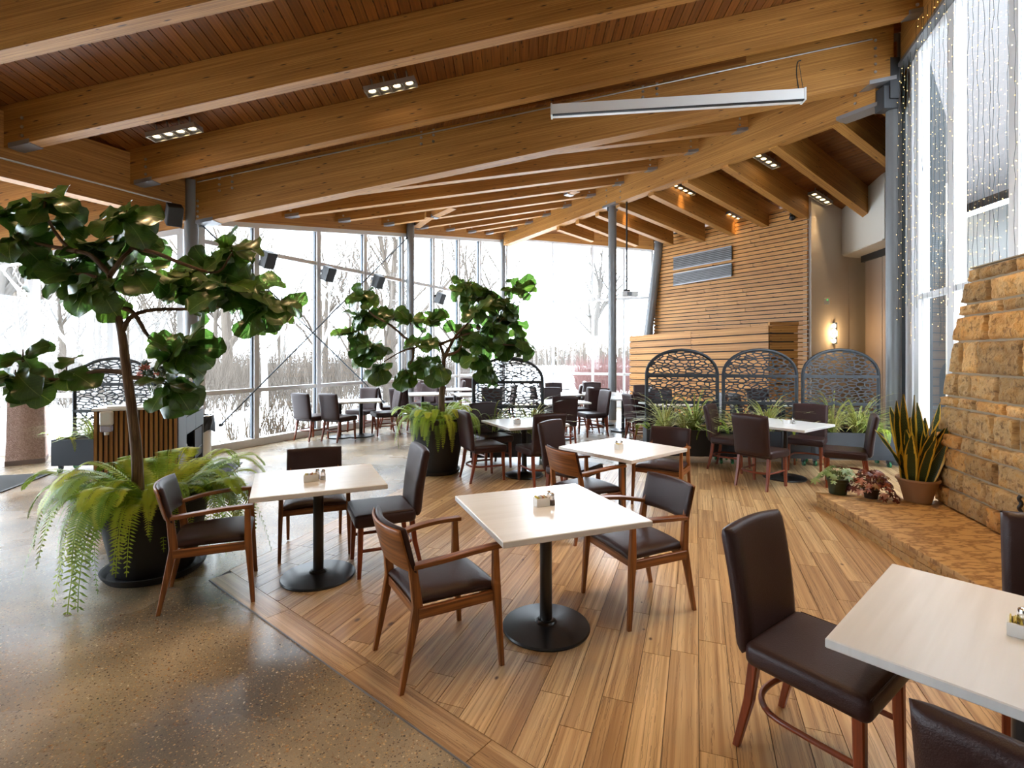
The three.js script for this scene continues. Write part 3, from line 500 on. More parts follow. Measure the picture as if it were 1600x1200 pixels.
// ---------- hearth and rough stone wall ----------
const stoneBump = noiseBump(512, 0.35, 9, 301, 6);
{
  const n1 = wrapNoise(512, 512, 5, 5, 311, 6), n2 = wrapNoise(512, 512, 20, 20, 317, 4);
  const stoneMap = texture(512, 512, 0.55, 0.55, (x, y) => { const i = y * 512 + x, t = n1[i], s = n2[i]; let c = mix3([176, 134, 80], [212, 182, 134], t); c = mix3(c, [98, 72, 46], clamp((0.4 - s) * 2.6, 0, 0.5)); return mix3(c, [196, 140, 66], clamp((t - 0.62) * 3, 0, 0.5)); });
  const flow = wrapNoise(512, 512, 6, 16, 331, 6), vein = texture(512, 512, 0.9, 0.9, (x, y) => { const i = y * 512 + x, v = Math.abs(flow[i] - 0.5) * 2; return mix3([136, 100, 60], [204, 166, 112], clamp(v * 3.0 + 0.15, 0, 1)); });
  M.stone = [[1, 1, 1], [0.72, 0.7, 0.68], [1.18, 1.02, 0.8], [0.9, 0.94, 1.0], [1.3, 1.26, 1.2]].map((c) => std({ map: stoneMap, color: lin(...c), roughness: 0.92, bumpMap: stoneBump, bumpScale: 0.02 }));
  M.mortar = std({ color: lin(0.38, 0.3, 0.2), roughness: 0.95, bumpMap: stoneBump, bumpScale: 0.004 });
  M.hearthTop = std({ map: vein, roughness: 0.7, bumpMap: stoneBump, bumpScale: 0.004 });
  M.hearthSide = std({ map: stoneMap, roughness: 0.9, bumpMap: stoneBump, bumpScale: 0.008 });
  const H = 0.165, wl = (Z) => 2.945 + 0.28 * Z, R = rng(333);
  const hearth = thing('hearth', 'low raised stone hearth with brown veined top in front of the rough stone wall', 'hearth');
  const edge = [[3.39, 5.69], [3.30, 4.9], [3.2, 4.15], [3.13, 3.5], [3.05, 2.8], [2.98, 2.3]];
  const sh = new THREE.Shape([...edge, [wl(2.3) + 0.3, 2.3], [wl(5.3) + 0.3, 5.28]].map(([x, z]) => new THREE.Vector2(x, z)));
  const top = new THREE.ExtrudeGeometry(sh, { depth: 0.03, bevelEnabled: true, bevelSize: 0.008, bevelThickness: 0.008, bevelSegments: 2 }); top.rotateX(-Math.PI / 2); top.translate(0, H - 0.04, 0);
  add('hearth_slab', metricUV(top, 'x'), M.hearthTop, hearth);
  const core = new THREE.ExtrudeGeometry(new THREE.Shape([...edge.map(([x, z]) => [x + 0.05, z - 0.02]), [wl(2.3) + 0.2, 2.3], [wl(5.3) + 0.2, 5.26]].map(([x, z]) => new THREE.Vector2(x, z))), { depth: H - 0.05, bevelEnabled: false }); core.rotateX(-Math.PI / 2);
  add('core', core, M.mortar, hearth);
  const curve = new THREE.CatmullRomCurve3(edge.map(([x, z]) => V(x, 0, z))), LEN = curve.getLength();
  for (const [y0, y1, step, o] of [[0.004, 0.074, 0.52, 0.2], [0.08, H - 0.036, 0.6, 0.45]]) for (let s = -o; s < LEN; s += step) { const a = Math.max(0, s), b = Math.min(LEN, s + step - 0.008); if (b - a < 0.03) continue; const P = curve.getPointAt(a / LEN), Q = curve.getPointAt(b / LEN), wdt = 0.13; const A = P.clone().setY(y0), B = Q.clone().setY(y0), n = new V3(1, 0, 0).multiplyScalar(wdt); const bb = [A, B, B.clone().add(n), A.clone().add(n)]; bb.forEach((p) => { p.x -= 0.004 + R() * 0.004; }); add('edge_stone', hexa(bb, bb.map((p) => p.clone().setY(y1)), [R(), R()]), M.hearthSide, hearth); }
  { const A = V(3.4, 0, 5.68), B = V(4.6, 0, 5.25); add('edge_stone', hexa([A, B, B.clone().add(V(0, 0, -0.1)), A.clone().add(V(0.06, 0, -0.1))], [A, B, B.clone().add(V(0, 0, -0.1)), A.clone().add(V(0.06, 0, -0.1))].map((p) => p.clone().setY(H - 0.04))), M.hearthSide, hearth); }

  const wall = structure('wall_stone', 'battered fireplace wall of rough golden ashlar stone', 'wall');
  const zEnd = (h) => { const t = [[0.165, 5.38], [0.81, 5.33], [1.33, 5.21], [1.83, 5.04], [2.47, 4.8], [2.6, 4.74]]; for (let i = 0; i < t.length - 1; i++) if (h <= t[i + 1][0]) return lerp(t[i][1], t[i + 1][1], (h - t[i][0]) / (t[i + 1][0] - t[i][0])); return 4.74; };
  const courses = [0.165, 0.36, 0.56, 0.76, 0.91, 1.17, 1.28, 1.51, 1.82, 2.06, 2.17, 2.37, 2.49], nrm = V(-0.963, 0, 0.27);
  const near = 2.2;
  for (let k = 0; k < courses.length - 1; k++) {
    const y0 = courses[k], y1 = courses[k + 1], za = zEnd(y0) - 0.05, zb = zEnd(y1) - 0.05;
    const b = [V(wl(za) + 0.012, y0, za), V(wl(near) + 0.012, y0, near), V(wl(near) + 0.7, y0, near), V(wl(za) + 0.7, y0, za)], t = [V(wl(zb) + 0.012, y1, zb), V(wl(near) + 0.012, y1, near), V(wl(near) + 0.7, y1, near), V(wl(zb) + 0.7, y1, zb)];
    add('mortar_core', hexa(b, t), M.mortar, wall);
    let z = 0, first = true; const zm = Math.max(za, zb) + 0.05, hgt = y1 - y0;
    while (zm - z > near) {
      const len = (0.16 + R() * 0.34) * (hgt > 0.18 ? 1.25 : 1.1), s0 = z, s1 = Math.min(z + len, zm - near); z += len;
      const mj = 0.007, nx = Math.max(5, Math.round((s1 - s0) / 0.032) + 2), ny = Math.max(5, Math.round(hgt / 0.032) + 2), pos = [], idx = [], seed = R() * 90, bulge = 0.006 + R() * 0.02;
      const P = (s, h, o) => { const ze = first ? lerp(za + 0.05, zb + 0.05, (h - y0) / hgt) : zm; const zz = lerp(ze - (first ? 0 : s0), zm - s1, first ? s : s); return V(wl(zz), h, zz).addScaledVector(nrm, o); };
      for (let j = 0; j <= ny; j++) for (let i = 0; i <= nx; i++) { const edge = (q, n, len, k) => q === 0 ? 0 : q === n ? 1 : q === 1 ? k / len : q === n - 1 ? 1 - k / len : q / n; const s = edge(i, nx, s1 - s0, 0.022), v = edge(j, ny, hgt, 0.011), e = i === 0 || j === 0 || i === nx || j === ny ? 0 : (i === 1 || j === 1 || i === nx - 1 || j === ny - 1) ? 0.75 : 1; const wob = (a, b2) => NZ.noise(a * 9 + seed, b2 * 9, seed) * 0.012; const fs = clamp(s + (0.015 / (s1 - s0)) * (1 - 2 * s) * (i === 0 || i === nx ? 1 : 0), 0, 1), h = lerp(y0 + mj + wob(s * (s1 - s0), 1) * 0.6, y1 - mj + wob(s * (s1 - s0), 2) * 0.6, v); const p = P(fs, h, e > 0 ? -0.002 + (seed / 90) * 0.022 + e * (bulge + 0.04 * fbm(s * (s1 - s0) * 11 + seed, v * hgt * 11, seed, 4)) : -0.02); pos.push(p.x, p.y, p.z); }
      // back rim, so that each stone is a block set into the mortar
      const front = (nx + 1) * (ny + 1); for (let j = 0; j <= 1; j++) for (let i = 0; i <= 1; i++) { const p = P(i, j ? y1 - mj : y0 + mj, -0.2); pos.push(p.x, p.y, p.z); }
      for (let j = 0; j < ny; j++) for (let i = 0; i < nx; i++) { const a = j * (nx + 1) + i, b2 = a + 1, c = a + nx + 1, d = c + 1; idx.push(a, d, b2, a, c, d); }
      const c0 = 0, c1 = nx, c2 = ny * (nx + 1), c3 = c2 + nx, k0 = front, k1 = front + 1, k2 = front + 2, k3 = front + 3;
      idx.push(c0, c1, k1, c0, k1, k0, c2, k2, k3, c2, k3, c3, c0, k0, k2, c0, k2, c2, c1, c3, k3, c1, k3, k1, k0, k1, k3, k0, k3, k2);
      let g = new THREE.BufferGeometry(); g.setAttribute('position', new THREE.Float32BufferAttribute(pos, 3)); g.setIndex(idx); g.computeVertexNormals();
      const uv = []; for (let i = 0; i < pos.length; i += 3) uv.push(-pos[i + 2] + seed, pos[i + 1] + seed * 0.3); g.setAttribute('uv', new THREE.Float32BufferAttribute(uv, 2));
      add('stone', g, M.stone[Math.floor(R() * 5)], wall); first = false;
    }
  }
  const cap = [V(wl(4.76) - 0.02, 2.49, 4.76), V(wl(near) - 0.02, 2.49, near), V(wl(near) + 0.7, 2.49, near), V(wl(4.76) + 0.7, 2.49, 4.76)]; add('mortar_core', hexa(cap, cap.map((p) => p.clone().setY(2.5))), M.mortar, wall);
  const ir = thing('fire_screen', 'twisted black iron upright of a fire screen standing on the hearth', 'fire screen');
  const pts = []; for (let i = 0; i <= 40; i++) { const y = H + i / 40 * 0.42, a = i * 0.9; pts.push(V(4.0 + 0.007 * Math.cos(a), y, 4.03 + 0.007 * Math.sin(a))); } add('upright', tubeGeo(pts, 0.014, 7), M.blackMetal, ir); add('foot', boxGeo(0.09, 0.02, 0.05).translate(4.0, H + 0.01, -4.03), M.blackMetal, ir);
}

// ---------- outside: snow, bare trees, the neighbouring wing ----------
{
  const g = new THREE.PlaneGeometry(260, 260, 60, 60); g.rotateX(-Math.PI / 2); const p = g.attributes.position; for (let i = 0; i < p.count; i++) p.setY(i, -0.35 + 0.25 * fbm(p.getX(i) * 0.06, p.getZ(i) * 0.06, 3, 3) - (Math.hypot(p.getX(i), p.getZ(i)) > 40 ? 0.3 : 0)); g.computeVertexNormals();
  const m = add('ground', metricUV(g, 'x'), std({ color: lin(0.78, 0.79, 0.8), roughness: 0.95 })); m.userData.kind = 'structure'; tag(m, 'thin snow cover on the ground outside the windows', 'ground');
  class Sticks { constructor() { this.pos = []; this.idx = []; this.nor = []; }
    seg(a, b, r0, r1, n = 4) { const T = b.clone().sub(a).normalize(), N = Math.abs(T.y) > 0.9 ? new V3(1, 0, 0) : new V3(0, 1, 0), B = new V3().crossVectors(T, N).normalize(); N.crossVectors(B, T); const o = this.pos.length / 3; for (const [c, r] of [[a, r0], [b, r1]]) for (let k = 0; k < n; k++) { const an = k / n * 6.283, cs = Math.cos(an), sn = Math.sin(an), x = N.x * cs + B.x * sn, y = N.y * cs + B.y * sn, z = N.z * cs + B.z * sn; this.pos.push(c.x + x * r, c.y + y * r, c.z + z * r); this.nor.push(x, y, z); } for (let k = 0; k < n; k++) { const i = o + k, j = o + (k + 1) % n; this.idx.push(i, j, i + n, i + n, j, j + n); } }
    geo() { const g = new THREE.BufferGeometry(); g.setAttribute('position', new THREE.Float32BufferAttribute(this.pos, 3)); g.setAttribute('normal', new THREE.Float32BufferAttribute(this.nor, 3)); g.setIndex(this.idx); return g; } }
  function grow(R, h, r, spread, depth) {
    const trunk = new Sticks(), twig = new Sticks();
    const rec = (p, d, len, rad, lev) => { const steps = lev < 2 ? 3 : 2; for (let i = 0; i < steps; i++) { const nd = d.clone().add(new V3(R() - 0.5, R() - 0.35, R() - 0.5).multiplyScalar(lev ? 0.38 : 0.14)).normalize(), q = p.clone().addScaledVector(nd, len / steps), r1 = rad * (1 - 0.32 / steps * (i + 1)); (lev < 2 ? trunk : twig).seg(p, q, rad, r1, lev < 2 ? 6 : 3); if (lev < depth) { const kids = lev === 0 ? (i ? 3 : 1) : 2; for (let k = 0; k < kids; k++) { const a = R() * 6.283, out = new V3(Math.cos(a), 0.35 + R() * 0.7, Math.sin(a)).normalize(); rec(q, nd.clone().multiplyScalar(0.55).addScaledVector(out, spread).normalize(), len * (0.5 + R() * 0.22), r1 * 0.55, lev + 1); } } p = q; d = nd; rad = r1; } };
    rec(new V3(), new V3((R() - 0.5) * 0.2, 1, (R() - 0.5) * 0.2).normalize(), h * 0.62, r, 0); return [trunk.geo(), twig.geo()];
  }
  const bark = std({ color: lin(0.1, 0.082, 0.065), roughness: 0.9 }), birch = std({ color: lin(0.4, 0.39, 0.37), roughness: 0.8 }), tw = std({ color: lin(0.1, 0.08, 0.062), roughness: 0.9 }), oak = std({ color: lin(0.09, 0.08, 0.07), roughness: 0.9 });
  const kinds = [grow(rng(401), 9, 0.15, 0.75, 4), grow(rng(407), 8, 0.13, 0.8, 4), grow(rng(415), 8.5, 0.12, 0.6, 4), grow(rng(421), 11, 0.34, 1.0, 4)];
  function tree(kind, P, s, turn, label, mats) { const t = thing('bare_tree', label, 'tree', P, turn, label.startsWith('white') ? 'birches outside' : kind === 3 ? 'large trees outside' : 'bare trees outside'); t.scale.setScalar(s); add('trunk', kinds[kind][0], mats[0], t); add('branches', kinds[kind][1], mats[1], t); return t; }
  const R = rng(433);
  for (const [u, Z, s] of [[128, 15, 1], [415, 17, 0.95], [500, 20, 1.15], [445, 24, 1.1], [560, 27, 1.1]]) tree(2, V(rayX(u) * Z, -0.4, Z), s, R() * 6, 'white birch tree with bare branches outside the window wall', [birch, birch]);
  tree(3, V(-17.5, -0.4, 17), 0.8, 1.2, 'thick-limbed bare tree beyond the entrance windows', [oak, oak]);
  tree(3, V(rayX(925) * 44, -0.6, 44), 1.12, 0.4, 'wide-spreading bare tree beyond the glass end wall', [oak, oak]);
  // the woods behind are an uncountable tangle: one object for each belt
  const woods = (label, n, place, mats) => { const parts = []; for (let i = 0; i < n; i++) { const [u, Z, s] = place(), k = Math.floor(R() * 2), mt = new THREE.Matrix4().compose(V(rayX(u) * Z, -0.5, Z), new THREE.Quaternion().setFromAxisAngle(new V3(0, 1, 0), R() * 6), new V3(s, s, s)); for (const g of kinds[k]) parts.push(g.clone().applyMatrix4(mt)); } const o = add('woods', mergeGeometries(parts), mats); o.userData.kind = 'stuff'; tag(o, label, 'woods'); };
  woods('bare grey-brown woods beyond the window wall', 46, () => { for (;;) { const u = -60 + R() * 850, Z = 22 + R() * 26; if (lineAt(WL, Z) - 4 > rayX(u) * Z || Z > 34) return [u, Z, 0.8 + R() * 0.6]; } }, tw);
  woods('small distant bare trees across the open ground beyond the glass end wall', 14, () => [790 + R() * 240, 75 + R() * 25, 0.6 + R() * 0.4], tw);
  const mk = (label, n, area, h0, h1, mat) => { const s = new Sticks(); for (let i = 0; i < n; i++) { const [u, Z] = area(); const b = V(rayX(u) * Z, -0.45, Z); for (let k = 0; k < 5; k++) { const hh = lerp(h0, h1, R()), d = new V3((R() - 0.5) * 0.9, 1, (R() - 0.5) * 0.9).normalize(), m = b.clone().add(new V3((R() - 0.5) * 0.3, 0, (R() - 0.5) * 0.3)).addScaledVector(d, hh * 0.55), e = m.clone().addScaledVector(d.clone().add(new V3((R() - 0.5) * 0.6, 0.1, (R() - 0.5) * 0.6)).normalize(), hh * 0.5); s.seg(b, m, 0.014, 0.009, 3); s.seg(m, e, 0.009, 0.003, 3); for (let q = 0; q < 2; q++) { const f = b.clone().lerp(m, 0.4 + R() * 0.6); s.seg(f, f.clone().addScaledVector(new V3(R() - 0.5, 0.8, R() - 0.5).normalize(), hh * 0.35), 0.007, 0.002, 3); } } } const o = add('undergrowth', s.geo(), mat); o.userData.kind = 'stuff'; tag(o, label, 'undergrowth'); };
  mk('tangled bare brush in the woods beyond the window wall', 1500, () => [-80 + R() * 830, 18 + R() * 22], 1.2, 3.4, tw);
  mk('reddish bare shrubs beyond the glass end wall', 420, () => [900 + R() * 120, 26 + R() * 12], 1.0, 2.2, std({ color: lin(0.15, 0.07, 0.06), roughness: 0.9 }));
  mk('thin bare stems growing just outside the window wall', 26, () => { const u = 345 + R() * 200, q = meetU(u, WL); return [u, q[1] * 1.12]; }, 0.8, 1.5, std({ color: lin(0.16, 0.12, 0.08), roughness: 0.9 }));
  // far field edge
  const fb = add('treeline', (() => { const s = new Sticks(); for (let i = 0; i < 1600; i++) { const u = 780 + R() * 260, Z = 100 + R() * 20, b = V(rayX(u) * Z, -0.8, Z); s.seg(b, b.clone().add(new V3((R() - 0.5) * 1.2, 2.5 + R() * 3.5, 0)), 0.09, 0.03, 3); } return s.geo(); })(), tw); fb.userData.kind = 'stuff'; tag(fb, 'distant grey line of bare trees across the open ground', 'treeline');
  // neighbouring wing seen through the fireplace window
  const w = thing('building', 'neighbouring wing with brown shingle roof and pale brick wall outside the fireplace window', 'building');
  const sn = wrapNoise(256, 256, 20, 20, 451, 3), shing = std({ map: texture(256, 256, 1.2, 1.2, (x, y) => mix3([40, 35, 33], [58, 52, 49], sn[y * 256 + x])), roughness: 0.9 }), brk = std({ color: lin(0.16, 0.135, 0.13), roughness: 0.9 });
  add('brick_wall', wallGeo([8.1, -2], [12.4, 41], -0.4, 3.1, 3.1, 0.3), brk, w); add('white_wall', wallGeo([8.2, -2], [12.5, 41], 3.1, 4.5, 4.5, 0.25), M.white, w);
  const rb = [V(7.7, 4.5, -3), V(12.1, 4.5, 41), V(24.1, 19.5, 41), V(19.7, 19.5, -3)]; add('roof', hexa(rb, rb.map((q) => q.clone().add(new V3(-0.05, 0.15, 0))), [0, 0]), shing, w);
}

// ---------- furniture ----------
const leatherBump = noiseBump(256, 0.06, 24, 501, 3);
Object.assign(M, {
  leather: phys({ color: lin(0.036, 0.0145, 0.0135), roughness: 0.42, specularIntensity: 0.7, bumpMap: leatherBump, bumpScale: 0.0006 }),
  walnut: std({ map: walnutMap, roughness: 0.38 }), cherry: std({ map: cherryMap, roughness: 0.35 }),
  tableTop: phys({ map: topMap, roughness: 0.3, clearcoat: 0.25, clearcoatRoughness: 0.15 }),
});
const UP = new V3(0, 1, 0), SX = new V3(1, 0, 0), SZ = new V3(0, 0, 1);
function makeSideChair() {   // upholstered side chair; front is +z, base on the floor
  const t = thing('side_chair', '', 'chair');
  const back = slab(12, 14, (s, q) => { const y = 0.675 + q * 0.255, w = 0.232 + 0.012 * (q + 1) / 2 - 0.006; return new V3(s * w, y + 0.012 * (1 - s * s) * Math.max(0, q), -0.225 - 0.075 * (q + 1) / 2 - 0.018 * (1 - s * s) - 0.012 * (q * q)); }, 0.075, 14);
  add('backrest', back, M.leather, t);
  const seat = softBox(0.485, 0.1, 0.47, 0.035, 4); { const p = seat.attributes.position; for (let i = 0; i < p.count; i++) { const x = p.getX(i) / 0.24, z = p.getZ(i) / 0.235; p.setX(i, p.getX(i) * (1 + 0.03 * z)); if (p.getY(i) > 0) p.setY(i, p.getY(i) + 0.02 * Math.max(0, (1 - x * x) * (1 - z * z))); } seat.computeVertexNormals(); } seat.translate(0, 0.43, 0.005);
  const st = add('seat', metricUV(toCreasedNormals(seat, 1)), M.leather, t);
  add('piping', tubeGeo([[-0.23, 0.235], [0.235, 0.235], [0.23, -0.2]].map(([x, z]) => new V3(x, 0.472, z)), 0.0035, 5), M.leather, st);
  const leg = (x, z, dx, dz) => add('leg', sweepRect([new V3(x, 0.4, z), new V3(x + dx * 0.35, 0.22, z + dz * 0.3), new V3(x + dx, 0, z + dz)], [[0.042, 0.042], [0.038, 0.038], [0.028, 0.028]], SX, SZ), M.cherry, t);
  leg(-0.2, 0.19, -0.006, 0.012); leg(0.2, 0.19, 0.006, 0.012); leg(-0.19, -0.2, -0.012, -0.075); leg(0.19, -0.2, 0.012, -0.075);
  const path = []; for (let i = 0; i <= 14; i++) { const a = Math.PI * i / 14; path.push(new V3(-0.2 * Math.cos(a), 0.2, 0.19 - Math.sin(a) * 0.36 * (1 - 0.0))); }
  const pts = [new V3(-0.2, 0.2, 0.19), new V3(-0.2, 0.2, 0.0), new V3(-0.185, 0.2, -0.14), new V3(-0.11, 0.2, -0.215), new V3(0, 0.2, -0.235), new V3(0.11, 0.2, -0.215), new V3(0.185, 0.2, -0.14), new V3(0.2, 0.2, 0.0), new V3(0.2, 0.2, 0.19)];
  add('stretcher', tubeGeo(smooth(pts, 24), 0.013, 6), M.cherry, t);
  return t;
}
function makeArmChair() {
  const t = thing('arm_chair', '', 'chair');
  for (const s of [-1, 1]) {
    add('front_leg', sweepRect([new V3(s * 0.262, 0.64, 0.215), new V3(s * 0.262, 0.42, 0.22), new V3(s * 0.272, 0.0, 0.25)], [[0.028, 0.034], [0.036, 0.046], [0.024, 0.026]], SX, SZ), M.walnut, t);
    add('rear_leg', sweepRect([new V3(s * 0.2, 0.79, -0.295), new V3(s * 0.215, 0.6, -0.235), new V3(s * 0.225, 0.42, -0.215), new V3(s * 0.225, 0.0, -0.3)], [[0.026, 0.03], [0.032, 0.044], [0.036, 0.05], [0.024, 0.026]], SX, SZ), M.walnut, t);
    add('armrest', sweepRect(smooth([new V3(s * 0.262, 0.652, 0.25), new V3(s * 0.272, 0.654, 0.1), new V3(s * 0.262, 0.64, -0.08), new V3(s * 0.215, 0.615, -0.235)], 8), [[0.05, 0.024]], SX, UP), M.walnut, t);
    add('side_rail', sweepRect([new V3(s * 0.255, 0.385, 0.215), new V3(s * 0.24, 0.385, -0.215)], [[0.024, 0.055]], SX, UP), M.walnut, t);
  }
  add('front_rail', sweepRect([new V3(-0.26, 0.385, 0.2), new V3(0.26, 0.385, 0.2)], [[0.024, 0.05]], SZ, UP), M.walnut, t);
  add('rear_rail', sweepRect([new V3(-0.22, 0.385, -0.215), new V3(0.22, 0.385, -0.215)], [[0.024, 0.05]], SZ, UP), M.walnut, t);
  const shell = (o, th, w, h) => slab(12, 8, (s, q) => new V3(s * w, 0.705 + q * h, -0.245 - 0.06 * (q + 1) / 2 - 0.05 * (1 - s * s) + o), th, 12);
  add('back_shell', shell(0.0, 0.018, 0.232, 0.112), M.walnut, t);
  add('backrest', shell(0.024, 0.04, 0.236, 0.118), M.leather, t);
  const seat = slab(12, 12, (s, q) => { const w = lerp(0.222, 0.258, (q + 1) / 2); return new V3(s * w, 0.432 + 0.012 * (1 - s * s) - 0.006 * q * q, -q * -0.235 - 0.0 + 0.004); }, 0.062, 8);
  add('seat', seat, M.leather, t);
  return t;
}
function makeTable(w, d, round = true, bases = [[0, 0]]) {
  const t = thing('dining_table', '', 'table');
  const top = add('tabletop', bevelBox(w, 0.034, d, 0.004, 0, 0.708, 0), M.tableTop, t);
  bases.forEach(([x, z]) => {
    add('base', lathe([[0, 0], [0.268, 0], [0.272, 0.008], [0.266, 0.018], [0.15, 0.03], [0.068, 0.038], [0.06, 0.048], [0.05, 0.052], [0.05, 0.056], [0, 0.056]], 48).translate(x, 0, z), M.blackSatin, t);
    add('pedestal', cyl(0.038, 0.038, 0.66, 24, x, 0.05, z), M.blackSatin, t);
    const sp = new THREE.Group(); add('spider_plate', bevelBox(0.42, 0.012, 0.06, 0.002, x, 0.695, z), M.blackSatin, t); add('spider_plate', bevelBox(0.06, 0.012, 0.42, 0.002, x, 0.694, z), M.blackSatin, t);
  });
  return t;
}
const sideChair = makeSideChair(), armChair = makeArmChair(); let firstSide = true, firstArm = true, firstTable = true;
const groundY = 0.009;
function chair(kind, X, Z, fx, fZ, label, group) {
  const src = kind === 'arm' ? armChair : sideChair, fresh = kind === 'arm' ? firstArm : firstSide;
  if (kind === 'arm') firstArm = false; else firstSide = false;
  const pos = V(X, groundY, Z), turn = faceTurn(fx, fZ);
  if (fresh) { src.position.copy(pos); src.rotation.y = turn; tag(src, label, 'chair', group); return src; }
  return copyOf(src, pos, turn, label, group);
}
const table0 = makeTable(0.91, 0.91);
function table(X, Z, ex, eZ, label, group) { const pos = V(X, groundY, Z), turn = edgeTurn(ex, eZ); if (firstTable) { firstTable = false; table0.position.copy(pos); table0.rotation.y = turn; return tag(table0, label, 'table', group); } return copyOf(table0, pos, turn, label, group); }

// front tables
table(0.21, 3.17, 0.93, 0.37, 'square white table with two walnut armchairs on the plank floor');
chair('arm', -0.41, 2.89, 0.83, 0.5, 'walnut armchair with wooden back shell standing by the plank border');
chair('arm', 0.84, 3.475, -0.92, -0.39, 'walnut armchair with leather back, tucked between two square white tables');
{ const b = makeTable(0.9, 0.78); b.position.copy(V(-1.475, groundY, 3.9)); b.rotation.y = edgeTurn(0.912, 0.41); tag(b, 'smaller white table beside the big fern pot', 'table'); }
chair('arm', -2.11, 3.64, 0.908, 0.418, 'walnut armchair standing right beside the black pot with the large fern');
chair('arm', -1.72, 4.47, 0.37, -0.93, 'walnut armchair drawn up behind the small white table on the terrazzo edge');
chair('side', -1.05, 4.12, -0.91, -0.41, 'brown leather side chair at the small white table by the fern pot');
table(1.12, 5.2, 0.74, 0.62, 'square white table turned cornerwise in the middle of the plank floor');
chair('arm', 0.70, 4.86, 0.85, 0.5, 'walnut armchair with bare wooden back shell at the cornerwise white table');
chair('side', 0.68, 5.62, 0.8, -0.6, 'brown leather side chair at the cornerwise white table');
chair('arm', 1.72, 5.83, -0.55, -0.83, 'walnut armchair between the cornerwise white table and the planter screens');
table(1.69, 1.68, 0.742, 0.67, 'large white tabletop close to the stone hearth with a condiment tray');
chair('side', 1.3, 2.12, 0.6, -0.8, 'dark leather side chair seen whole, pushed under the white table near the hearth');
chair('side', 1.27, 1.13, 0.8, 0.6, 'dark leather side chair showing only the top of its stitched back');
chair('side', 2.32, 2.1, -0.7, -0.7, 'dark leather side chair between the white table and the stone hearth');
table(0.17, 7.14, 0.894, 0.448, 'white table in front of the single planter screen by the second fig tree');
chair('side', -0.38, 6.97, 0.9, 0.43, 'brown leather side chair between the second fig pot and a white table');
chair('side', 0.36, 6.78, -0.4, 0.92, 'brown leather side chair showing its plain back at the table by the single planter screen');
chair('side', -0.3, 7.7, 0.5, -0.87, 'brown leather side chair half hidden behind another at the single planter screen');
table(3.72, 6.99, 0.79, 0.6, 'white table in front of the row of three planter screens');
chair('side', 3.22, 6.6, 0.8, 0.6, 'brown side chair showing its plain back at the table before the three screens');
chair('side', 4.26, 6.55, -0.85, 0.5, 'brown side chair behind the small potted plants on the hearth');
chair('side', 3.22, 7.52, 0.75, -0.62, 'brown side chair against the middle planter of the three screens');
chair('side', 4.3, 7.47, -0.62, -0.78, 'brown side chair facing the room, against the planter by the dark column');

// far tables, placed where their tops show
const farGroup = 'chairs at the far tables', farT = 'far white tables';
const LT = 'white table among brown chairs near the glass end wall', LC = 'brown upholstered side chair at the far tables by the glass end wall';
table(0.98, 10.3, 0.9, 0.3, LT, farT); table(1.15, 12.2, 0.9, 0.3, LT, farT); table(2.2, 12.35, 0.9, 0.3, LT, farT); table(1.0, 14.2, 0.9, 0.3, LT, farT); table(2.45, 11.3, 0.9, 0.3, LT, farT);
for (const [u, Z, fx, fZ] of [[878, 9.4, -0.1, 1], [866, 11.2, 0.2, -1], [903, 11.5, -1, -0.2], [925, 10.6, -1, -0.3], [852, 12.2, 1, 0.2], [870, 13.2, 0.2, -1], [888, 12.6, -1, 0.1], [934, 11.6, 0.1, 1], [928, 13.4, 0, -1], [860, 14.6, 1, 0], [896, 14.2, -1, 0], [998, 10.5, -0.1, 1], [1006, 12.2, -0.2, -1], [995, 11.4, -1, 0]])
  chair('side', rayX(u) * Z, Z, fx, fZ, LC, farGroup);
{ const mid = 'brown upholstered side chair at the tables behind the second fig tree', mg = 'chairs behind the second fig tree', mt = 'white table behind the second fig tree', mtg = 'tables behind the fig tree';
  table(-2.15, 12.3, 0.9, 0.3, mt, mtg); table(-1.55, 13.9, 0.9, 0.3, mt, mtg); table(-0.9, 12.2, 0.9, 0.3, mt, mtg);
  for (const [u, Z, fx, fZ] of [[612, 11.9, 0.9, 0.3], [633, 11.6, 0.3, 1], [662, 12.95, -0.3, -1], [664, 14.3, 0.2, 1], [674, 12.3, -1, -0.2], [700, 13.0, 1, 0.3], [707, 14.6, -0.9, -0.2], [730, 15.6, 0.2, -1], [766, 11.6, -0.2, 1], [785, 12.6, -1, -0.2]]) chair('side', rayX(u) * Z, Z, fx, fZ, mid, mg);
}
{ const w = makeTable(1.2, 0.75, true, [[-0.22, 0], [0.2, 0]]); w.position.copy(V(-3.32, 0, 10.55)); w.rotation.y = edgeTurn(0.95, 0.3); tag(w, 'long white table on two pedestals beside the window wall', 'table');
  chair('side', -3.95, 10.15, 0.45, 0.9, 'brown side chair beside the window sill at the long window table');
  chair('side', -3.38, 10.05, 0.45, 0.9, 'brown side chair with its back to the room at the long window table');
  chair('side', -3.3, 11.2, -0.3, -0.95, 'brown side chair on the glass side of the long window table');
  chair('side', -2.68, 10.75, -0.85, -0.5, 'brown side chair at the end of the long window table'); }
{ const g = 'chairs behind the three screens', l = 'brown side chair seen through the cut-outs of the three planter screens', tl = 'white table seen through the cut-outs of the three planter screens';
  table(3.1, 9.9, 0.9, 0.4, tl, 'tables behind the screens'); table(5.3, 10.0, 0.9, 0.4, tl, 'tables behind the screens');
  for (const [X, Z, fx, fZ] of [[2.5, 9.8, 1, 0.2], [3.75, 9.9, -1, 0], [3.2, 10.7, 0, -1], [4.6, 9.9, 1, 0], [5.3, 10.75, 0, -1]]) chair('side', X, Z, fx, fZ, l, g); }

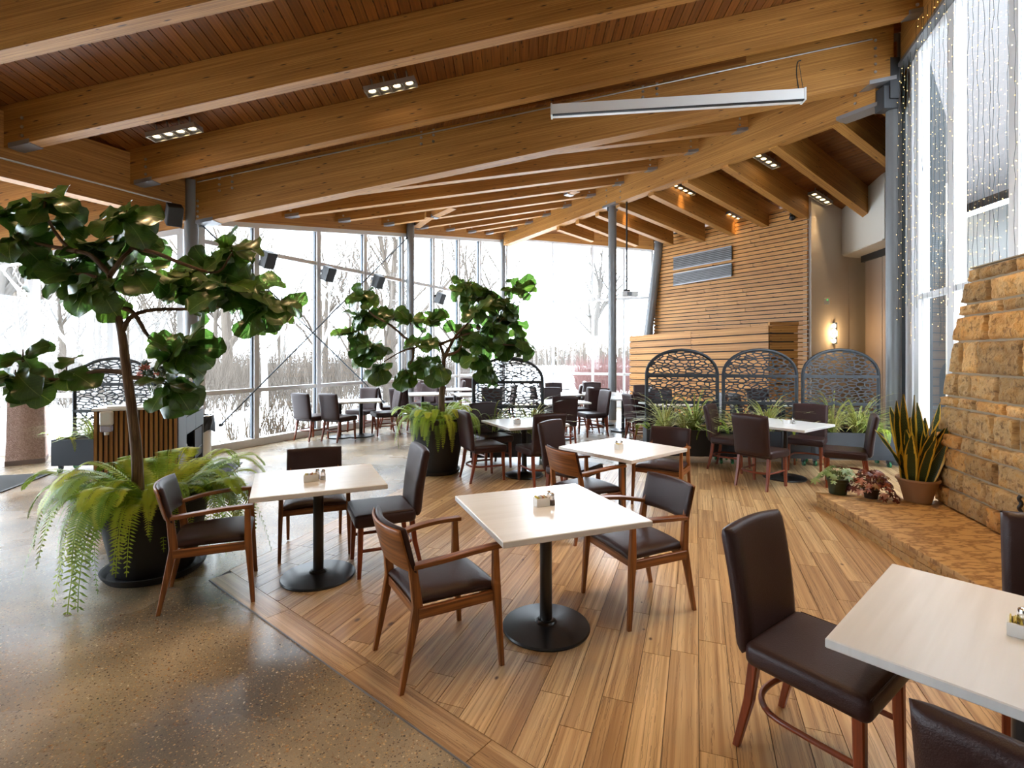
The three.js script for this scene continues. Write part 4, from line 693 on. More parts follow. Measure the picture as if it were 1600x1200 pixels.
// condiment sets: ceramic caddy with sachets, salt and pepper shakers
const sachets = [[0.62, 0.5, 0.08], [0.7, 0.7, 0.68], [0.55, 0.2, 0.1], [0.7, 0.55, 0.2], [0.72, 0.6, 0.45]].map((c) => std({ color: lin(...c), roughness: 0.6 }));
const clearGlass = phys({ color: 0xffffff, transmission: 1, roughness: 0.02, thickness: 0.004, ior: 1.5 }), salt = std({ color: lin(0.8, 0.8, 0.78), roughness: 0.9 }), pepper = std({ color: lin(0.16, 0.12, 0.09), roughness: 0.9 });
function caddy(P, turn, label, w, d, h) {
  const t = thing('condiment_caddy', label, 'caddy', P, turn);
  const o = new THREE.Shape([[-w / 2, -d / 2], [w / 2, -d / 2], [w / 2, d / 2], [-w / 2, d / 2]].map(([a, b]) => new THREE.Vector2(a, b))), k = 0.005; o.holes.push(new THREE.Path([[-w / 2 + k, -d / 2 + k], [-w / 2 + k, d / 2 - k], [w / 2 - k, d / 2 - k], [w / 2 - k, -d / 2 + k]].map(([a, b]) => new THREE.Vector2(a, b))));
  const g = new THREE.ExtrudeGeometry(o, { depth: h, bevelEnabled: true, bevelSize: 0.0015, bevelThickness: 0.0015, bevelSegments: 1 }); g.rotateX(-Math.PI / 2); g.translate(0, 0.002, 0);
  add('tray', mergeGeometries([g.index ? g.toNonIndexed() : g, new THREE.BoxGeometry(w - 0.002, 0.004, d - 0.002).toNonIndexed().translate(0, 0.003, 0)]), M.white, t);
  const R = rng(Math.round(P.x * 1000) + 9); const n = Math.round(w / 0.008);
  for (let i = 0; i < n; i++) { const s = add('sachet', new THREE.BoxGeometry(0.004, h * (0.95 + R() * 0.4), d * 0.72), sachets[Math.floor(i / n * 4.99)], t); s.position.set(-w / 2 + 0.008 + i * (w - 0.016) / n, h * 0.62, (R() - 0.5) * 0.006); s.rotation.z = (R() - 0.5) * 0.35; }
  return t;
}
function shaker(P, label, fill, s = 1) {
  const t = thing('shaker', label, 'shaker', P); t.scale.setScalar(s);
  add('glass_body', lathe([[0, 0.001], [0.019, 0.001], [0.021, 0.004], [0.019, 0.03], [0.0155, 0.052], [0.014, 0.058], [0, 0.058]], 18), clearGlass, t);
  add('contents', lathe([[0, 0.004], [0.0175, 0.004], [0.0165, 0.03], [0, 0.031]], 18), fill, t);
  add('metal_cap', lathe([[0.0145, 0.056], [0.0165, 0.057], [0.0165, 0.066], [0.0145, 0.074], [0.008, 0.079], [0, 0.08]], 18), M.chrome, t);
}
const TT = groundY + 0.742;
{ const c = onFloor(846, 790, TT); caddy(c, edgeTurn(0.93, 0.37), 'white caddy of sweetener sachets in the middle of the table with two walnut armchairs', 0.085, 0.06, 0.048); const k = V(0.96, 0, 0.12).normalize(); shaker(c.clone().add(V(0.066, 0, 0.01)), 'pepper shaker beside the caddy on the table with two walnut armchairs', pepper); shaker(c.clone().add(V(0.05, 0, 0.055)), 'salt shaker beside the caddy on the table with two walnut armchairs', salt); }
{ const c = onFloor(486, 752, TT); caddy(c, edgeTurn(0.912, 0.41), 'white sachet caddy on the smaller table beside the fern pot', 0.1, 0.055, 0.05); shaker(c.clone().add(V(0.07, 0, 0.05)), 'salt shaker beside the caddy on the smaller table', salt); shaker(c.clone().add(V(0.02, 0, 0.065)), 'pepper shaker behind the caddy on the smaller table', pepper); }
{ const c = onFloor(967, 702, TT); caddy(c, edgeTurn(0.74, 0.62), 'white sachet caddy on the cornerwise white table', 0.07, 0.055, 0.05); shaker(c.clone().add(V(0.035, 0, 0.055)), 'salt shaker by the caddy on the cornerwise white table', salt); shaker(c.clone().add(V(-0.015, 0, 0.06)), 'pepper shaker by the caddy on the cornerwise white table', pepper); }
{ const c = onFloor(1230, 662, TT); caddy(c, edgeTurn(0.79, 0.6), 'white sachet caddy on the table before the three planter screens', 0.09, 0.055, 0.05); shaker(c.clone().add(V(0.07, 0, -0.03)), 'salt shaker on the table before the three planter screens', salt); shaker(c.clone().add(V(0.095, 0, 0.02)), 'pepper shaker on the table before the three planter screens', pepper); }
{ const c = onFloor(1590, 996, TT); c.add(V(0.075, 0, -0.03)); caddy(c, edgeTurn(0.72, -0.69), 'long white condiment tray on the large tabletop near the hearth', 0.2, 0.075, 0.042); shaker(c.clone().add(V(-0.04, 0.012, 0.045)), 'glass salt shaker with metal cap standing in the long condiment tray', salt); shaker(c.clone().add(V(0.018, 0.012, -0.0)), 'glass pepper shaker with metal cap standing in the long condiment tray', pepper); }
{ const c = onFloor(808, 662, TT); caddy(c, 0.4, 'white sachet caddy on the table by the single planter screen', 0.08, 0.055, 0.05); }

// ---------- plants ----------
function aim(m, P, dir, hint, s = 1) {   // local +y runs along dir, local +z turns towards hint
  const y = dir.clone().normalize(), x = new V3().crossVectors(y, hint).normalize(); if (x.lengthSq() < 0.5) x.set(1, 0, 0); const z = new V3().crossVectors(x, y);
  m.quaternion.setFromRotationMatrix(new THREE.Matrix4().makeBasis(x, y, z)); m.position.copy(P); m.scale.setScalar(s); return m;
}
const leafMap = (() => { const n = wrapNoise(256, 256, 6, 6, 601, 4); const t = texture(256, 256, 1, 1, (x, y) => { const s = Math.abs(x / 256 - 0.5) * 2, v = y / 256; let c = mix3([58, 92, 34], [84, 124, 46], n[y * 256 + x]); const q = (v - s * 0.34) * 9, d = Math.abs(q - Math.round(q)) / 9; if (d < 0.006 && s > 0.02) c = mix3(c, [110, 140, 72], 0.5); if (s < 0.025) c = [136, 158, 88]; return c; }); return t; })();
M.figLeaf = [phys({ map: leafMap, roughness: 0.36, transmission: 0.3, thickness: 0, clearcoat: 0.25, clearcoatRoughness: 0.2, side: THREE.DoubleSide }), phys({ map: leafMap, color: lin(0.75, 0.8, 0.8), roughness: 0.3, transmission: 0.22, thickness: 0, clearcoat: 0.3, clearcoatRoughness: 0.2, side: THREE.DoubleSide }), phys({ map: leafMap, color: lin(1.35, 1.2, 0.8), roughness: 0.38, transmission: 0.2, thickness: 0, side: THREE.DoubleSide })];
M.barkFig = std({ map: woodTexture(256, 256, 0.3, 0.1, [120, 92, 68], [78, 56, 40], { grain: 20, contrast: 1.2, seed: 611 }), roughness: 0.85 });
function figLeafGeo(seed, droop) {
  const R = rng(seed), nx = 6, ny = 9, pos = [], uv = [], idx = [], ph = R() * 6, cup = 0.25 + R() * 0.3;
  const prof = [0.05, 0.3, 0.36, 0.3, 0.29, 0.36, 0.44, 0.47, 0.4, 0.14];
  for (let j = 0; j <= ny; j++) { const t = j / ny, w = prof[j] * (0.82); for (let i = 0; i <= nx; i++) { const s = i / nx * 2 - 1; const wave = 0.045 * Math.abs(s) * Math.sin(t * 13 + ph + s * 2); const tipLift = -0.02 * (1 - s * s); pos.push(s * w, t - droop * 0.25 * t * t + (j === ny ? tipLift : 0), -droop * t * t * 0.5 + cup * s * s * w * 0.6 + wave); uv.push(s / 2 + 0.5, t); } }
  for (let j = 0; j < ny; j++) for (let i = 0; i < nx; i++) { const a = j * (nx + 1) + i; idx.push(a, a + 1, a + nx + 2, a, a + nx + 2, a + nx + 1); }
  const g = new THREE.BufferGeometry(); g.setAttribute('position', new THREE.Float32BufferAttribute(pos, 3)); g.setAttribute('uv', new THREE.Float32BufferAttribute(uv, 2)); g.setIndex(idx); g.computeVertexNormals(); return g;
}
const figLeaves = [figLeafGeo(1, 0.3), figLeafGeo(2, 0.6), figLeafGeo(3, 0.9), figLeafGeo(4, 0.45), figLeafGeo(5, 0.75)];
function frondGeo(seed, rise, droop) {   // fern frond of unit length along +z, tip hanging
  const R = rng(seed), n = 40, pos = [], idx = [], P = (t) => new V3(0, rise * Math.sin(Math.min(1, t * 1.25) * 1.9) * 0.5 - droop * t * t * t, Math.sin(t * 1.45) / 0.99 * (0.85 - 0.12 * droop));
  const tri = (a, b, c, d) => { const o = pos.length / 3; for (const q of [a, b, c, d]) pos.push(q.x, q.y, q.z); idx.push(o, o + 1, o + 2, o, o + 2, o + 3); };
  for (let i = 0; i < n; i++) { const t = 0.06 + 0.94 * i / n, p = P(t), q = P(Math.min(1, t + 0.03)), L = 0.135 * Math.pow(Math.sin(Math.PI * (0.12 + 0.86 * t)), 0.7) * (0.85 + R() * 0.3), f = q.clone().sub(p).normalize(); for (const s of [-1, 1]) { const e = p.clone().add(new V3(s * L, -L * 0.18, 0)).addScaledVector(f, L * 0.35), m1 = p.clone().lerp(e, 0.45).addScaledVector(f, -0.012), m2 = p.clone().lerp(e, 0.45).addScaledVector(f, 0.013); tri(p, m1, e, m2); } }
  for (let i = 0; i < 12; i++) { const a = P(i / 12), b = P((i + 1) / 12), w = new V3(0.005, 0, 0); tri(a.clone().sub(w), a.clone().add(w), b.clone().add(w), b.clone().sub(w)); }
  const g = new THREE.BufferGeometry(); g.setAttribute('position', new THREE.Float32BufferAttribute(pos, 3)); g.setIndex(idx); g.computeVertexNormals(); return g;
}
const fronds = [frondGeo(1, 0.75, 0.35), frondGeo(2, 0.6, 0.7), frondGeo(3, 0.45, 1.0), frondGeo(4, 0.9, 0.2), frondGeo(5, 0.35, 1.25)];
M.fern = [[0.34, 0.50, 0.03], [0.42, 0.58, 0.04], [0.22, 0.38, 0.025], [0.50, 0.60, 0.05]].map((c) => phys({ color: lin(...c), roughness: 0.6, transmission: 0.12, thickness: 0, side: THREE.DoubleSide }));
function ferns(parent, R, C, n, len, r0, variants = [0, 1, 2, 3, 4], shortAt = null) { for (let i = 0; i < n; i++) { const a = (i + R() * 0.8) / n * 6.283 * 3.0, f = add('frond', fronds[variants[Math.floor(R() * variants.length)]], M.fern[Math.floor(R() * 4)], parent), near = shortAt !== null && Math.cos(a - shortAt) > 0.87, s = len * (0.7 + R() * 0.45) * (near ? 0.6 : 1), r = r0 * Math.sqrt(R()) * (near ? 0.5 : 1); f.position.set(C.x + Math.sin(a) * r, C.y + R() * 0.02, C.z + Math.cos(a) * r); f.rotation.set(0, a + (R() - 0.5) * 0.5, 0); f.rotation.order = 'YXZ'; f.rotation.x = (R() - 0.5) * 0.35; f.scale.set(s * (0.8 + R() * 0.5), s, s); } }
function figTree(label, P, Z0, pot, trunkPx, branchPx, clusters, leafSize, seed, fernN, fernLen) {
  const t = thing('potted_fig_tree', label, 'plant', P), R = rng(seed), loc = (u, v, dz = 0) => atDepth(u, v, Z0 + dz).sub(P);
  const { rb, rt, h, sr } = pot;
  add('pot', lathe([[0, 0.03], [rb, 0.03], [rb + 0.012, 0.05], [lerp(rb, rt, 0.5) + 0.008, h * 0.5], [rt, h - 0.03], [rt + 0.012, h - 0.02], [rt + 0.012, h], [rt - 0.02, h], [rt - 0.03, h - 0.07], [0, h - 0.07]], 48), M.potBlack, t);
  add('saucer', lathe([[0, 0.004], [sr - 0.03, 0.004], [sr, 0.045], [sr + 0.006, 0.062], [sr - 0.01, 0.06], [sr - 0.04, 0.02], [0, 0.02]], 48), M.potBlack, t);
  add('soil', lathe([[0, h - 0.035], [rt * 0.5, h - 0.04], [rt - 0.026, h - 0.06]], 24), M.soil, t);
  const tp = trunkPx.map(([u, v, dz = 0]) => loc(u, v, dz)), tc = smooth(tp, 30); add('trunk', tubeGeo(tc, tc.map((_, i) => lerp(pot.tr, pot.tr * 0.45, i / 30)), 10), M.barkFig, t);
  for (const b of branchPx) { const c = smooth(b.map(([u, v, dz = 0]) => loc(u, v, dz)), 16); add('branch', tubeGeo(c, c.map((_, i) => lerp(pot.tr * 0.5, pot.tr * 0.16, i / 16)), 7), M.barkFig, t); }
  for (const [u, v, n, dz = 0, bias = 0] of clusters) {
    let n2; const C = loc(u, v, dz); add('twig', tubeGeo([C.clone().add(new V3((R() - 0.5) * 0.03, -0.05, 0)), C, C.clone().add(new V3(0, 0.05, 0))], [0.007, 0.006, 0.004], 5), M.barkFig, t);
    n2 = Math.round(n * 1.3); for (let i = 0; i < n2; i++) { const a = i / n2 * 6.283 + R() * 0.9, el = bias - 0.15 + (R() - 0.55) * 1.7, d = new V3(Math.cos(a), el, Math.sin(a) * 0.75).normalize(); const hint = new V3(d.x * 0.5 + (R() - 0.5) * 0.9, 0.55 + R() * 0.4, 0.8 + (R() - 0.5) * 1.0); const m = add('leaf', figLeaves[Math.floor(R() * 5)], M.figLeaf[R() < 0.5 ? 0 : R() < 0.65 ? 1 : 2], t); aim(m, C.clone().add(new V3((R() - 0.5) * 0.05, (R() - 0.5) * 0.07, (R() - 0.5) * 0.06)), d, hint, leafSize * (0.72 + R() * 0.5)); }
  }
  ferns(t, R, new V3(0, h - 0.03, 0), fernN, fernLen, rt * 0.75, pot.v, pot.shortAt ?? null);
  return t;
}
M.potBlack = std({ color: lin(0.013, 0.013, 0.014), roughness: 0.62, bumpMap: noiseBump(256, 0.3, 12, 621), bumpScale: 0.002 }); M.soil = std({ color: lin(0.05, 0.032, 0.02), roughness: 1 });
figTree('tall fiddle-leaf fig with a bright fern in a black pot by the small white table', V(-2.8, 0, 4.02), 4.02, { rb: 0.255, rt: 0.37, h: 0.6, sr: 0.345, tr: 0.042, shortAt: 0.9, v: [0, 1, 2, 3, 4] },
  [[216, 775], [214, 715], [206, 640], [196, 565], [190, 520], [181, 480], [173, 445], [170, 425]],
  [[[190, 522], [203, 497], [232, 485], [290, 483], [335, 480], [400, 478]], [[181, 478], [208, 488], [232, 525], [262, 541], [292, 541, -0.1]], [[172, 430], [192, 402], [206, 386], [204, 362], [198, 338]], [[171, 428], [140, 398], [108, 388], [70, 330], [72, 305]], [[196, 582], [150, 580], [108, 593], [60, 591], [22, 588]], [[198, 590], [232, 592], [258, 600]], [[206, 386], [250, 398], [285, 412], [340, 425], [362, 396]], [[120, 393], [80, 385], [30, 375]], [[176, 450, 0.1], [140, 430], [118, 428]]],
  [[73, 312, 8, 0.05, 0.1], [28, 372, 9, 0], [112, 426, 11, 0.1, -0.3], [198, 338, 8, 0, 0.3], [208, 372, 6, 0.1], [212, 425, 7, -0.1, -0.3], [290, 430, 8, 0.15, -0.4], [362, 392, 8, 0.1, 0.1], [352, 450, 11, -0.05, -0.2], [330, 420, 7, 0.25], [408, 480, 9, 0, -0.2], [292, 540, 8, -0.1, 0.0], [260, 600, 8, 0, -0.2], [104, 582, 4, 0, 0.1], [24, 588, 9, -0.1, -0.4], [36, 556, 4, 0.1, 0.5], [160, 396, 6, 0.2, 0.2], [60, 402, 8, 0.2, -0.2], [150, 440, 8, -0.1, -0.5], [392, 448, 5, 0.1, 0.2], [8, 335, 6, 0.1, 0.1], [92, 352, 6, 0.2, -0.1], [130, 398, 6, 0.15, 0.1], [440, 474, 3, 0.1, 0.1], [318, 455, 6, 0.2, -0.2], [270, 560, 5, -0.15, 0.1]], 0.285, 631, 150, 0.66);
figTree('spreading fiddle-leaf fig over a fern in a black pot near the single planter screen', V(-1.06, 0, 7.35), 7.35, { rb: 0.26, rt: 0.39, h: 0.79, sr: 0.31, tr: 0.05, v: [0, 1, 3, 1, 2] },
  [[690, 655], [690, 620], [692, 585], [694, 560], [700, 545]],
  [[[694, 560], [712, 525], [728, 508], [745, 490], [765, 460]], [[694, 560], [688, 540], [680, 532], [650, 543], [630, 548], [600, 565]], [[688, 538], [700, 533], [730, 522], [770, 512], [805, 470, 0.2]], [[660, 545], [636, 530], [610, 508], [580, 490], [566, 462]], [[696, 556], [716, 548], [722, 535], [720, 520]], [[646, 545], [645, 560], [640, 570]], [[745, 510], [775, 535], [808, 540]], [[692, 590], [688, 575], [684, 570]]],
  [[566, 462, 9, 0, 0.3], [576, 492, 10, 0.1], [550, 522, 9, 0, -0.2], [584, 540, 10, -0.2, -0.2], [594, 572, 10, -0.1, -0.5], [615, 497, 5, 0.1, 0.1], [641, 503, 5, 0, 0.7], [676, 506, 7, 0.1, 0.6], [658, 535, 8, -0.2], [662, 562, 8, 0.2, -0.2], [634, 580, 5, 0, -0.6], [684, 574, 8, -0.2, -0.4], [728, 446, 8, 0, 0.2], [764, 460, 9, 0.2], [808, 452, 7, 0.1, 0.4], [747, 484, 10, -0.2], [790, 478, 10, 0], [770, 508, 10, -0.25, -0.1], [722, 517, 8, 0.2], [754, 535, 9, -0.3, -0.1], [790, 540, 9, 0.1, -0.2], [814, 534, 7, 0], [720, 545, 6, 0.2, -0.4], [748, 558, 7, -0.1, -0.2], [762, 575, 6, 0.1, -0.6], [740, 465, 7, 0.3, 0.1], [780, 500, 8, 0.2, -0.1], [804, 505, 7, 0.25, -0.1], [735, 528, 6, 0.1, -0.2], [560, 492, 7, 0.25, 0], [570, 552, 7, 0.1, -0.4]], 0.285, 641, 110, 0.46);

// strap-leaved plants
const stripe = texture(64, 64, 1, 1, (x) => { const s = Math.abs(x / 64 - 0.5) * 2; return s > 0.45 ? [236, 230, 150] : s > 0.3 ? [160, 178, 84] : [78, 112, 48]; });
M.strap = [phys({ map: stripe, roughness: 0.45, transmission: 0.15, thickness: 0, side: THREE.DoubleSide }), phys({ map: stripe, color: lin(0.75, 0.9, 0.6), roughness: 0.45, transmission: 0.15, thickness: 0, side: THREE.DoubleSide })];
function strapGeo(R, n, len, up) { const pos = [], uv = [], idx = []; for (let k = 0; k < n; k++) { const a = R() * 6.283, L = len * (0.55 + R() * 0.6), lift = up * (0.5 + R() * 0.7), out = new V3(Math.cos(a), 0, Math.sin(a)), side = new V3(-Math.sin(a), 0, Math.cos(a)), w = 0.010 + R() * 0.007, r0 = R() * 0.06, S = 7, o = pos.length / 3; for (let i = 0; i <= S; i++) { const t = i / S, reach = L * (0.25 * t + (1.1 - lift * 0.55) * t * t), y = L * lift * (1.25 * t - 0.95 * t * t * (1.25 - 0.5 * lift)); const c = out.clone().multiplyScalar(r0 + reach).setY(y), ww = w * Math.pow(1 - t, 0.6) * (0.6 + t); for (const s of [-1, 1]) { pos.push(c.x + side.x * ww * s, c.y + 0.002, c.z + side.z * ww * s); uv.push(s / 2 + 0.5, t); } } for (let i = 0; i < S; i++) { const b = o + i * 2; idx.push(b, b + 1, b + 3, b, b + 3, b + 2); } } const g = new THREE.BufferGeometry(); g.setAttribute('position', new THREE.Float32BufferAttribute(pos, 3)); g.setAttribute('uv', new THREE.Float32BufferAttribute(uv, 2)); g.setIndex(idx); g.computeVertexNormals(); return g; }
const strapClumps = [strapGeo(rng(651), 80, 0.8, 1.0), strapGeo(rng(655), 76, 0.76, 0.85), strapGeo(rng(659), 70, 0.78, 1.1)];

// planter screens: box on castors, arched metal frame with cut-out panels
function cutPanel(region, seed, nx, ny) {   // plate with irregular cut-outs; region is a convex outline
  const R = rng(seed), xs = region.map((p) => p[0]), ys = region.map((p) => p[1]), x0 = Math.min(...xs), x1 = Math.max(...xs), y0 = Math.min(...ys), y1 = Math.max(...ys), AX = 0.5;
  const seeds = []; for (let j = 0; j < ny; j++) for (let i = 0; i < nx; i++) seeds.push([lerp(x0, x1, (i + 0.5 + (j % 2 ? 0.25 : -0.25) + (R() - 0.5) * 1.0) / nx), lerp(y0, y1, (j + 0.5 + (R() - 0.5) * 1.0) / ny)]);
  const half = (pts, px, py, nxv, nyv) => { const o = []; for (let i = 0; i < pts.length; i++) { const a = pts[i], b = pts[(i + 1) % pts.length], da = (a[0] - px) * nxv + (a[1] - py) * nyv, db = (b[0] - px) * nxv + (b[1] - py) * nyv; if (da >= 0) o.push(a); if ((da >= 0) !== (db >= 0)) { const t = da / (da - db); o.push([a[0] + (b[0] - a[0]) * t, a[1] + (b[1] - a[1]) * t]); } } return o; };
  const shape = new THREE.Shape(region.map(([a, b]) => new THREE.Vector2(a, b))); const sw = 0.0082;
  const ccw = (() => { let s = 0; region.forEach((p, i) => { const q = region[(i + 1) % region.length]; s += p[0] * q[1] - q[0] * p[1]; }); return s > 0 ? 1 : -1; })();
  for (const s of seeds) {
    let cell = region.map((p) => [...p]);
    region.forEach((p, i) => { const q = region[(i + 1) % region.length], e = [q[0] - p[0], q[1] - p[1]], l = Math.hypot(...e), n = [-e[1] / l * ccw, e[0] / l * ccw]; cell = half(cell, p[0] + n[0] * 0.012, p[1] + n[1] * 0.012, n[0], n[1]); });
    for (const o of seeds) { if (o === s) continue; const dx = (o[0] - s[0]) * AX * AX, dy = o[1] - s[1], mx = (o[0] + s[0]) / 2, my = (o[1] + s[1]) / 2, l = Math.hypot(dx, dy); if (!l) continue; const n = [-dx / l, -dy / l], k = sw * (0.45 + R() * 1.1); cell = half(cell, mx + n[0] * k, my + n[1] * k, n[0], n[1]); if (cell.length < 3) break; }
    if (cell.length < 3) continue; let ar = 0; cell.forEach((p, i) => { const q = cell[(i + 1) % cell.length]; ar += p[0] * q[1] - q[0] * p[1]; }); if (Math.abs(ar) < 0.0006) continue;
    if (cell.some((p) => !isFinite(p[0]) || !isFinite(p[1]))) continue;
    const c = ar > 0 ? [...cell].reverse() : cell, path = new THREE.Path(), m = c.length, md = (i) => [(c[i][0] + c[(i + 1) % m][0]) / 2, (c[i][1] + c[(i + 1) % m][1]) / 2];
    const pts = []; for (let i = 0; i < m; i++) { const a = md((i + m - 1) % m), b = md(i); pts.push([lerp(c[i][0], a[0], 0.35), lerp(c[i][1], a[1], 0.35)], [lerp(c[i][0], b[0], 0.35), lerp(c[i][1], b[1], 0.35)]); }
    path.setFromPoints(pts.map(([a, b]) => new THREE.Vector2(a, b))); shape.holes.push(path);
  }
  const g = new THREE.ExtrudeGeometry(shape, { depth: 0.006, bevelEnabled: false }); g.translate(0, 0, -0.003); return g;
}
const SCR = { w: 1.14, sh: 1.36, top: 1.78, b: 0.12, bh: 0.4, bd: 0.42 };
const screenParts = (() => {
  const W = SCR.w / 2 - 0.03, rect = (a, b) => [[-W, a], [W, a], [W, b], [-W, b]], arch = [[-W, 1.36], [W, 1.36]]; for (let i = 0; i <= 16; i++) { const a = Math.PI * i / 16; arch.push([Math.cos(a) * W, 1.385 + Math.sin(a) * 0.365]); }
  const path = [[-W - 0.02, 0.5], [-W - 0.02, 1.38]]; for (let i = 1; i < 16; i++) { const a = Math.PI * (1 - i / 16); path.push([Math.cos(a) * (W + 0.015), 1.385 + Math.sin(a) * 0.38]); } path.push([W + 0.02, 1.38], [W + 0.02, 0.5]);
  return { panels: [cutPanel(arch, 661, 9, 10), cutPanel(rect(0.93, 1.33), 667, 9, 10), cutPanel(rect(0.52, 0.9), 671, 9, 10)], frame: tubeGeo(path.map(([x, y]) => new V3(x, y, 0)), 0.024, 8), rail: new THREE.BoxGeometry(SCR.w - 0.03, 0.04, 0.04) };
})();
const castorRubber = std({ color: lin(0.02, 0.16, 0.05), roughness: 0.5 });
function planterScreen(label, P, turn, seed, sy = 1, clumps = [[-0.28, 0], [0.25, 1]], fernEnds = [[-0.5, 8], [0.5, 10]]) {
  const t = thing('planter_screen', label, 'planter', P, turn), R = rng(seed), { b, bh, bd } = SCR; t.scale.y = sy;   // front is +z
  add('planter_box', mergeGeometries([boxGeo(1.2, 0.02, bd, 0, b + 0.01, 0.02), boxGeo(1.2, bh, 0.018, 0, b + bh / 2, 0.02 + bd / 2), boxGeo(1.2, bh, 0.018, 0, b + bh / 2, 0.02 - bd / 2), boxGeo(0.018, bh, bd, -0.6, b + bh / 2, 0.02), boxGeo(0.018, bh, bd, 0.6, b + bh / 2, 0.02)]), M.screenMetal, t);
  add('soil', boxGeo(1.17, 0.02, bd - 0.02, 0, b + bh - 0.05, 0.02), M.soil, t);
  for (const [x, z] of [[-0.52, 0.17], [0.52, 0.17], [-0.52, -0.14], [0.52, -0.14]]) { const c = add('castor_fork', boxGeo(0.04, 0.06, 0.05, x, b - 0.03, z), M.blackMetal, t); add('wheel', cyl(0.042, 0.042, 0.026, 16).translate(0, -0.013, 0).rotateZ(Math.PI / 2).translate(x, 0.044, z + 0.015), castorRubber, c); }
  const s = new THREE.Group(); s.name = 'screen'; s.position.z = -bd / 2 + 0.06; t.add(s);
  add('screen_frame', screenParts.frame, M.screenMetal, s); for (const p of screenParts.panels) add('cut_panel', p, M.screenMetal, s); for (const y of [0.915, 1.345]) add('rail', screenParts.rail.clone().translate(0, y, 0), M.screenMetal, s);
  clumps.forEach(([x, k]) => { const c = add('strap_leaves', strapClumps[k % 3], M.strap[R() < 0.7 ? 0 : 1], t); c.position.set(x, b + bh - 0.05, 0.05); c.rotation.y = R() * 6; });
  fernEnds.forEach(([x, n]) => ferns(t, R, new V3(x, b + bh - 0.02, 0.1), n, 0.3, 0.08, [0, 1, 3]));
  return t;
}
{ const dir = [3.49, -0.4], l = Math.hypot(...dir), e = [dir[0] / l, dir[1] / l], turn = edgeTurn(...e), c0 = [2.14, 8.42];
  ['arched black cut-out planter screen standing next to the open floor', 'arched black cut-out planter screen, the middle one of three', 'arched black cut-out planter screen beside the dark grey column'].forEach((lb, i) => { const m = 0.62 + i * 1.205; const P = V(c0[0] + e[0] * m, 0, c0[1] + e[1] * m); P.add(V(-e[1] * -0.2, 0, -0.2)); planterScreen(lb, P, turn, 680 + i, 1, [[[-0.3, 0], [0.0, 1], [0.15, 2]], [[-0.35, 1], [0.05, 2]], [[-0.2, 2], [0.15, 0], [0.3, 1]]][i], [[[-0.52, 6], [0.42, 14]], [[-0.5, 5], [0.45, 12]], [[-0.5, 8], [0.48, 14]]][i]); }); }
planterScreen('arched black cut-out planter screen standing alone near the second fig pot', V(-0.05, 0, 8.1), 0.08, 691, 0.925, [[-0.25, 0], [0.1, 1], [0.35, 2]], [[0.5, 6]]);
planterScreen('planter screen beside the stone pedestal at the entrance windows', V(-5.95, 0, 7.55), 0.12, 695, 0.925, [[-0.15, 1], [0.15, 0]], [[-0.5, 9]]);

// pots on the hearth
const HT = 0.165;
{
  const P = onFloor(1434, 783, HT), t = thing('snake_plant', 'tall yellow-edged snake plant in a tan clay pot on the hearth', 'plant', P), R = rng(701);
  const clay = std({ color: lin(0.36, 0.2, 0.1), roughness: 0.8 });
  add('pot', lathe([[0, 0.002], [0.118, 0.002], [0.124, 0.03], [0.15, 0.14], [0.178, 0.21], [0.194, 0.226], [0.19, 0.244], [0.172, 0.242], [0.15, 0.2], [0, 0.2]], 40), clay, t); add('soil', lathe([[0, 0.215], [0.155, 0.208]], 20), std({ color: lin(0.22, 0.12, 0.06), roughness: 1 }), t);
  const band = texture(64, 128, 1, 1, (x, y) => { const s = Math.abs(x / 64 - 0.5) * 2; if (s > 0.68) return [222, 186, 66]; return (Math.sin(y * 0.5 + Math.sin(x * 0.4) * 1.6) > 0.2) ? [34, 52, 28] : [58, 78, 42]; }), lm = phys({ map: band, roughness: 0.4, side: THREE.DoubleSide });
  const geo = (sd, bend) => { const Q = rng(sd), pos = [], uv = [], idx = [], S = 9; for (let i = 0; i <= S; i++) { const q = i / S, w = 0.034 * Math.pow(Math.sin(Math.PI * Math.min(0.98, 0.2 + q * 0.78)), 0.8), tw = (Q() - 0.5) * 0.02 + q * 0.8 * (Q() - 0.5); for (let k = -1; k <= 1; k++) { pos.push(k * w * Math.cos(tw), q, bend * q * q + (k ? w * 0.35 : 0) + k * w * Math.sin(tw)); uv.push(k / 2 + 0.5, q * 3); } } for (let i = 0; i < S; i++) for (let k = 0; k < 2; k++) { const a = i * 3 + k; idx.push(a, a + 1, a + 4, a, a + 4, a + 3); } const g = new THREE.BufferGeometry(); g.setAttribute('position', new THREE.Float32BufferAttribute(pos, 3)); g.setAttribute('uv', new THREE.Float32BufferAttribute(uv, 2)); g.setIndex(idx); g.computeVertexNormals(); return g; };
  const gs = [geo(1, 0.05), geo(2, 0.12), geo(3, -0.06), geo(4, 0.18)];
  const put = (x, z, dx, dz, L) => { const m = add('leaf', gs[Math.floor(R() * 4)], lm, t); aim(m, new V3(x, 0.2, z), new V3(dx, 1, dz), new V3(R() - 0.5, 0, R() + 0.1), 1); m.scale.set(1.4 + R() * 0.35, L, 1.2); };
  for (const [dx, L] of [[-0.36, 1.02], [-0.32, 0.88], [-0.1, 0.92], [0.02, 0.84], [0.3, 0.98], [0.42, 0.86], [-0.55, 0.62], [-0.22, 0.8], [0.18, 0.7], [0.34, 0.62]]) put(dx * 0.16, (R() - 0.5) * 0.16, dx * 0.9, (R() - 0.5) * 0.25, L);
  for (let i = 0; i < 20; i++) { const a = R() * 6.28, r = 0.03 + R() * 0.1; put(Math.cos(a) * r, Math.sin(a) * r, Math.cos(a) * 0.3 * R(), Math.sin(a) * 0.3 * R(), 0.3 + R() * 0.5); }
}
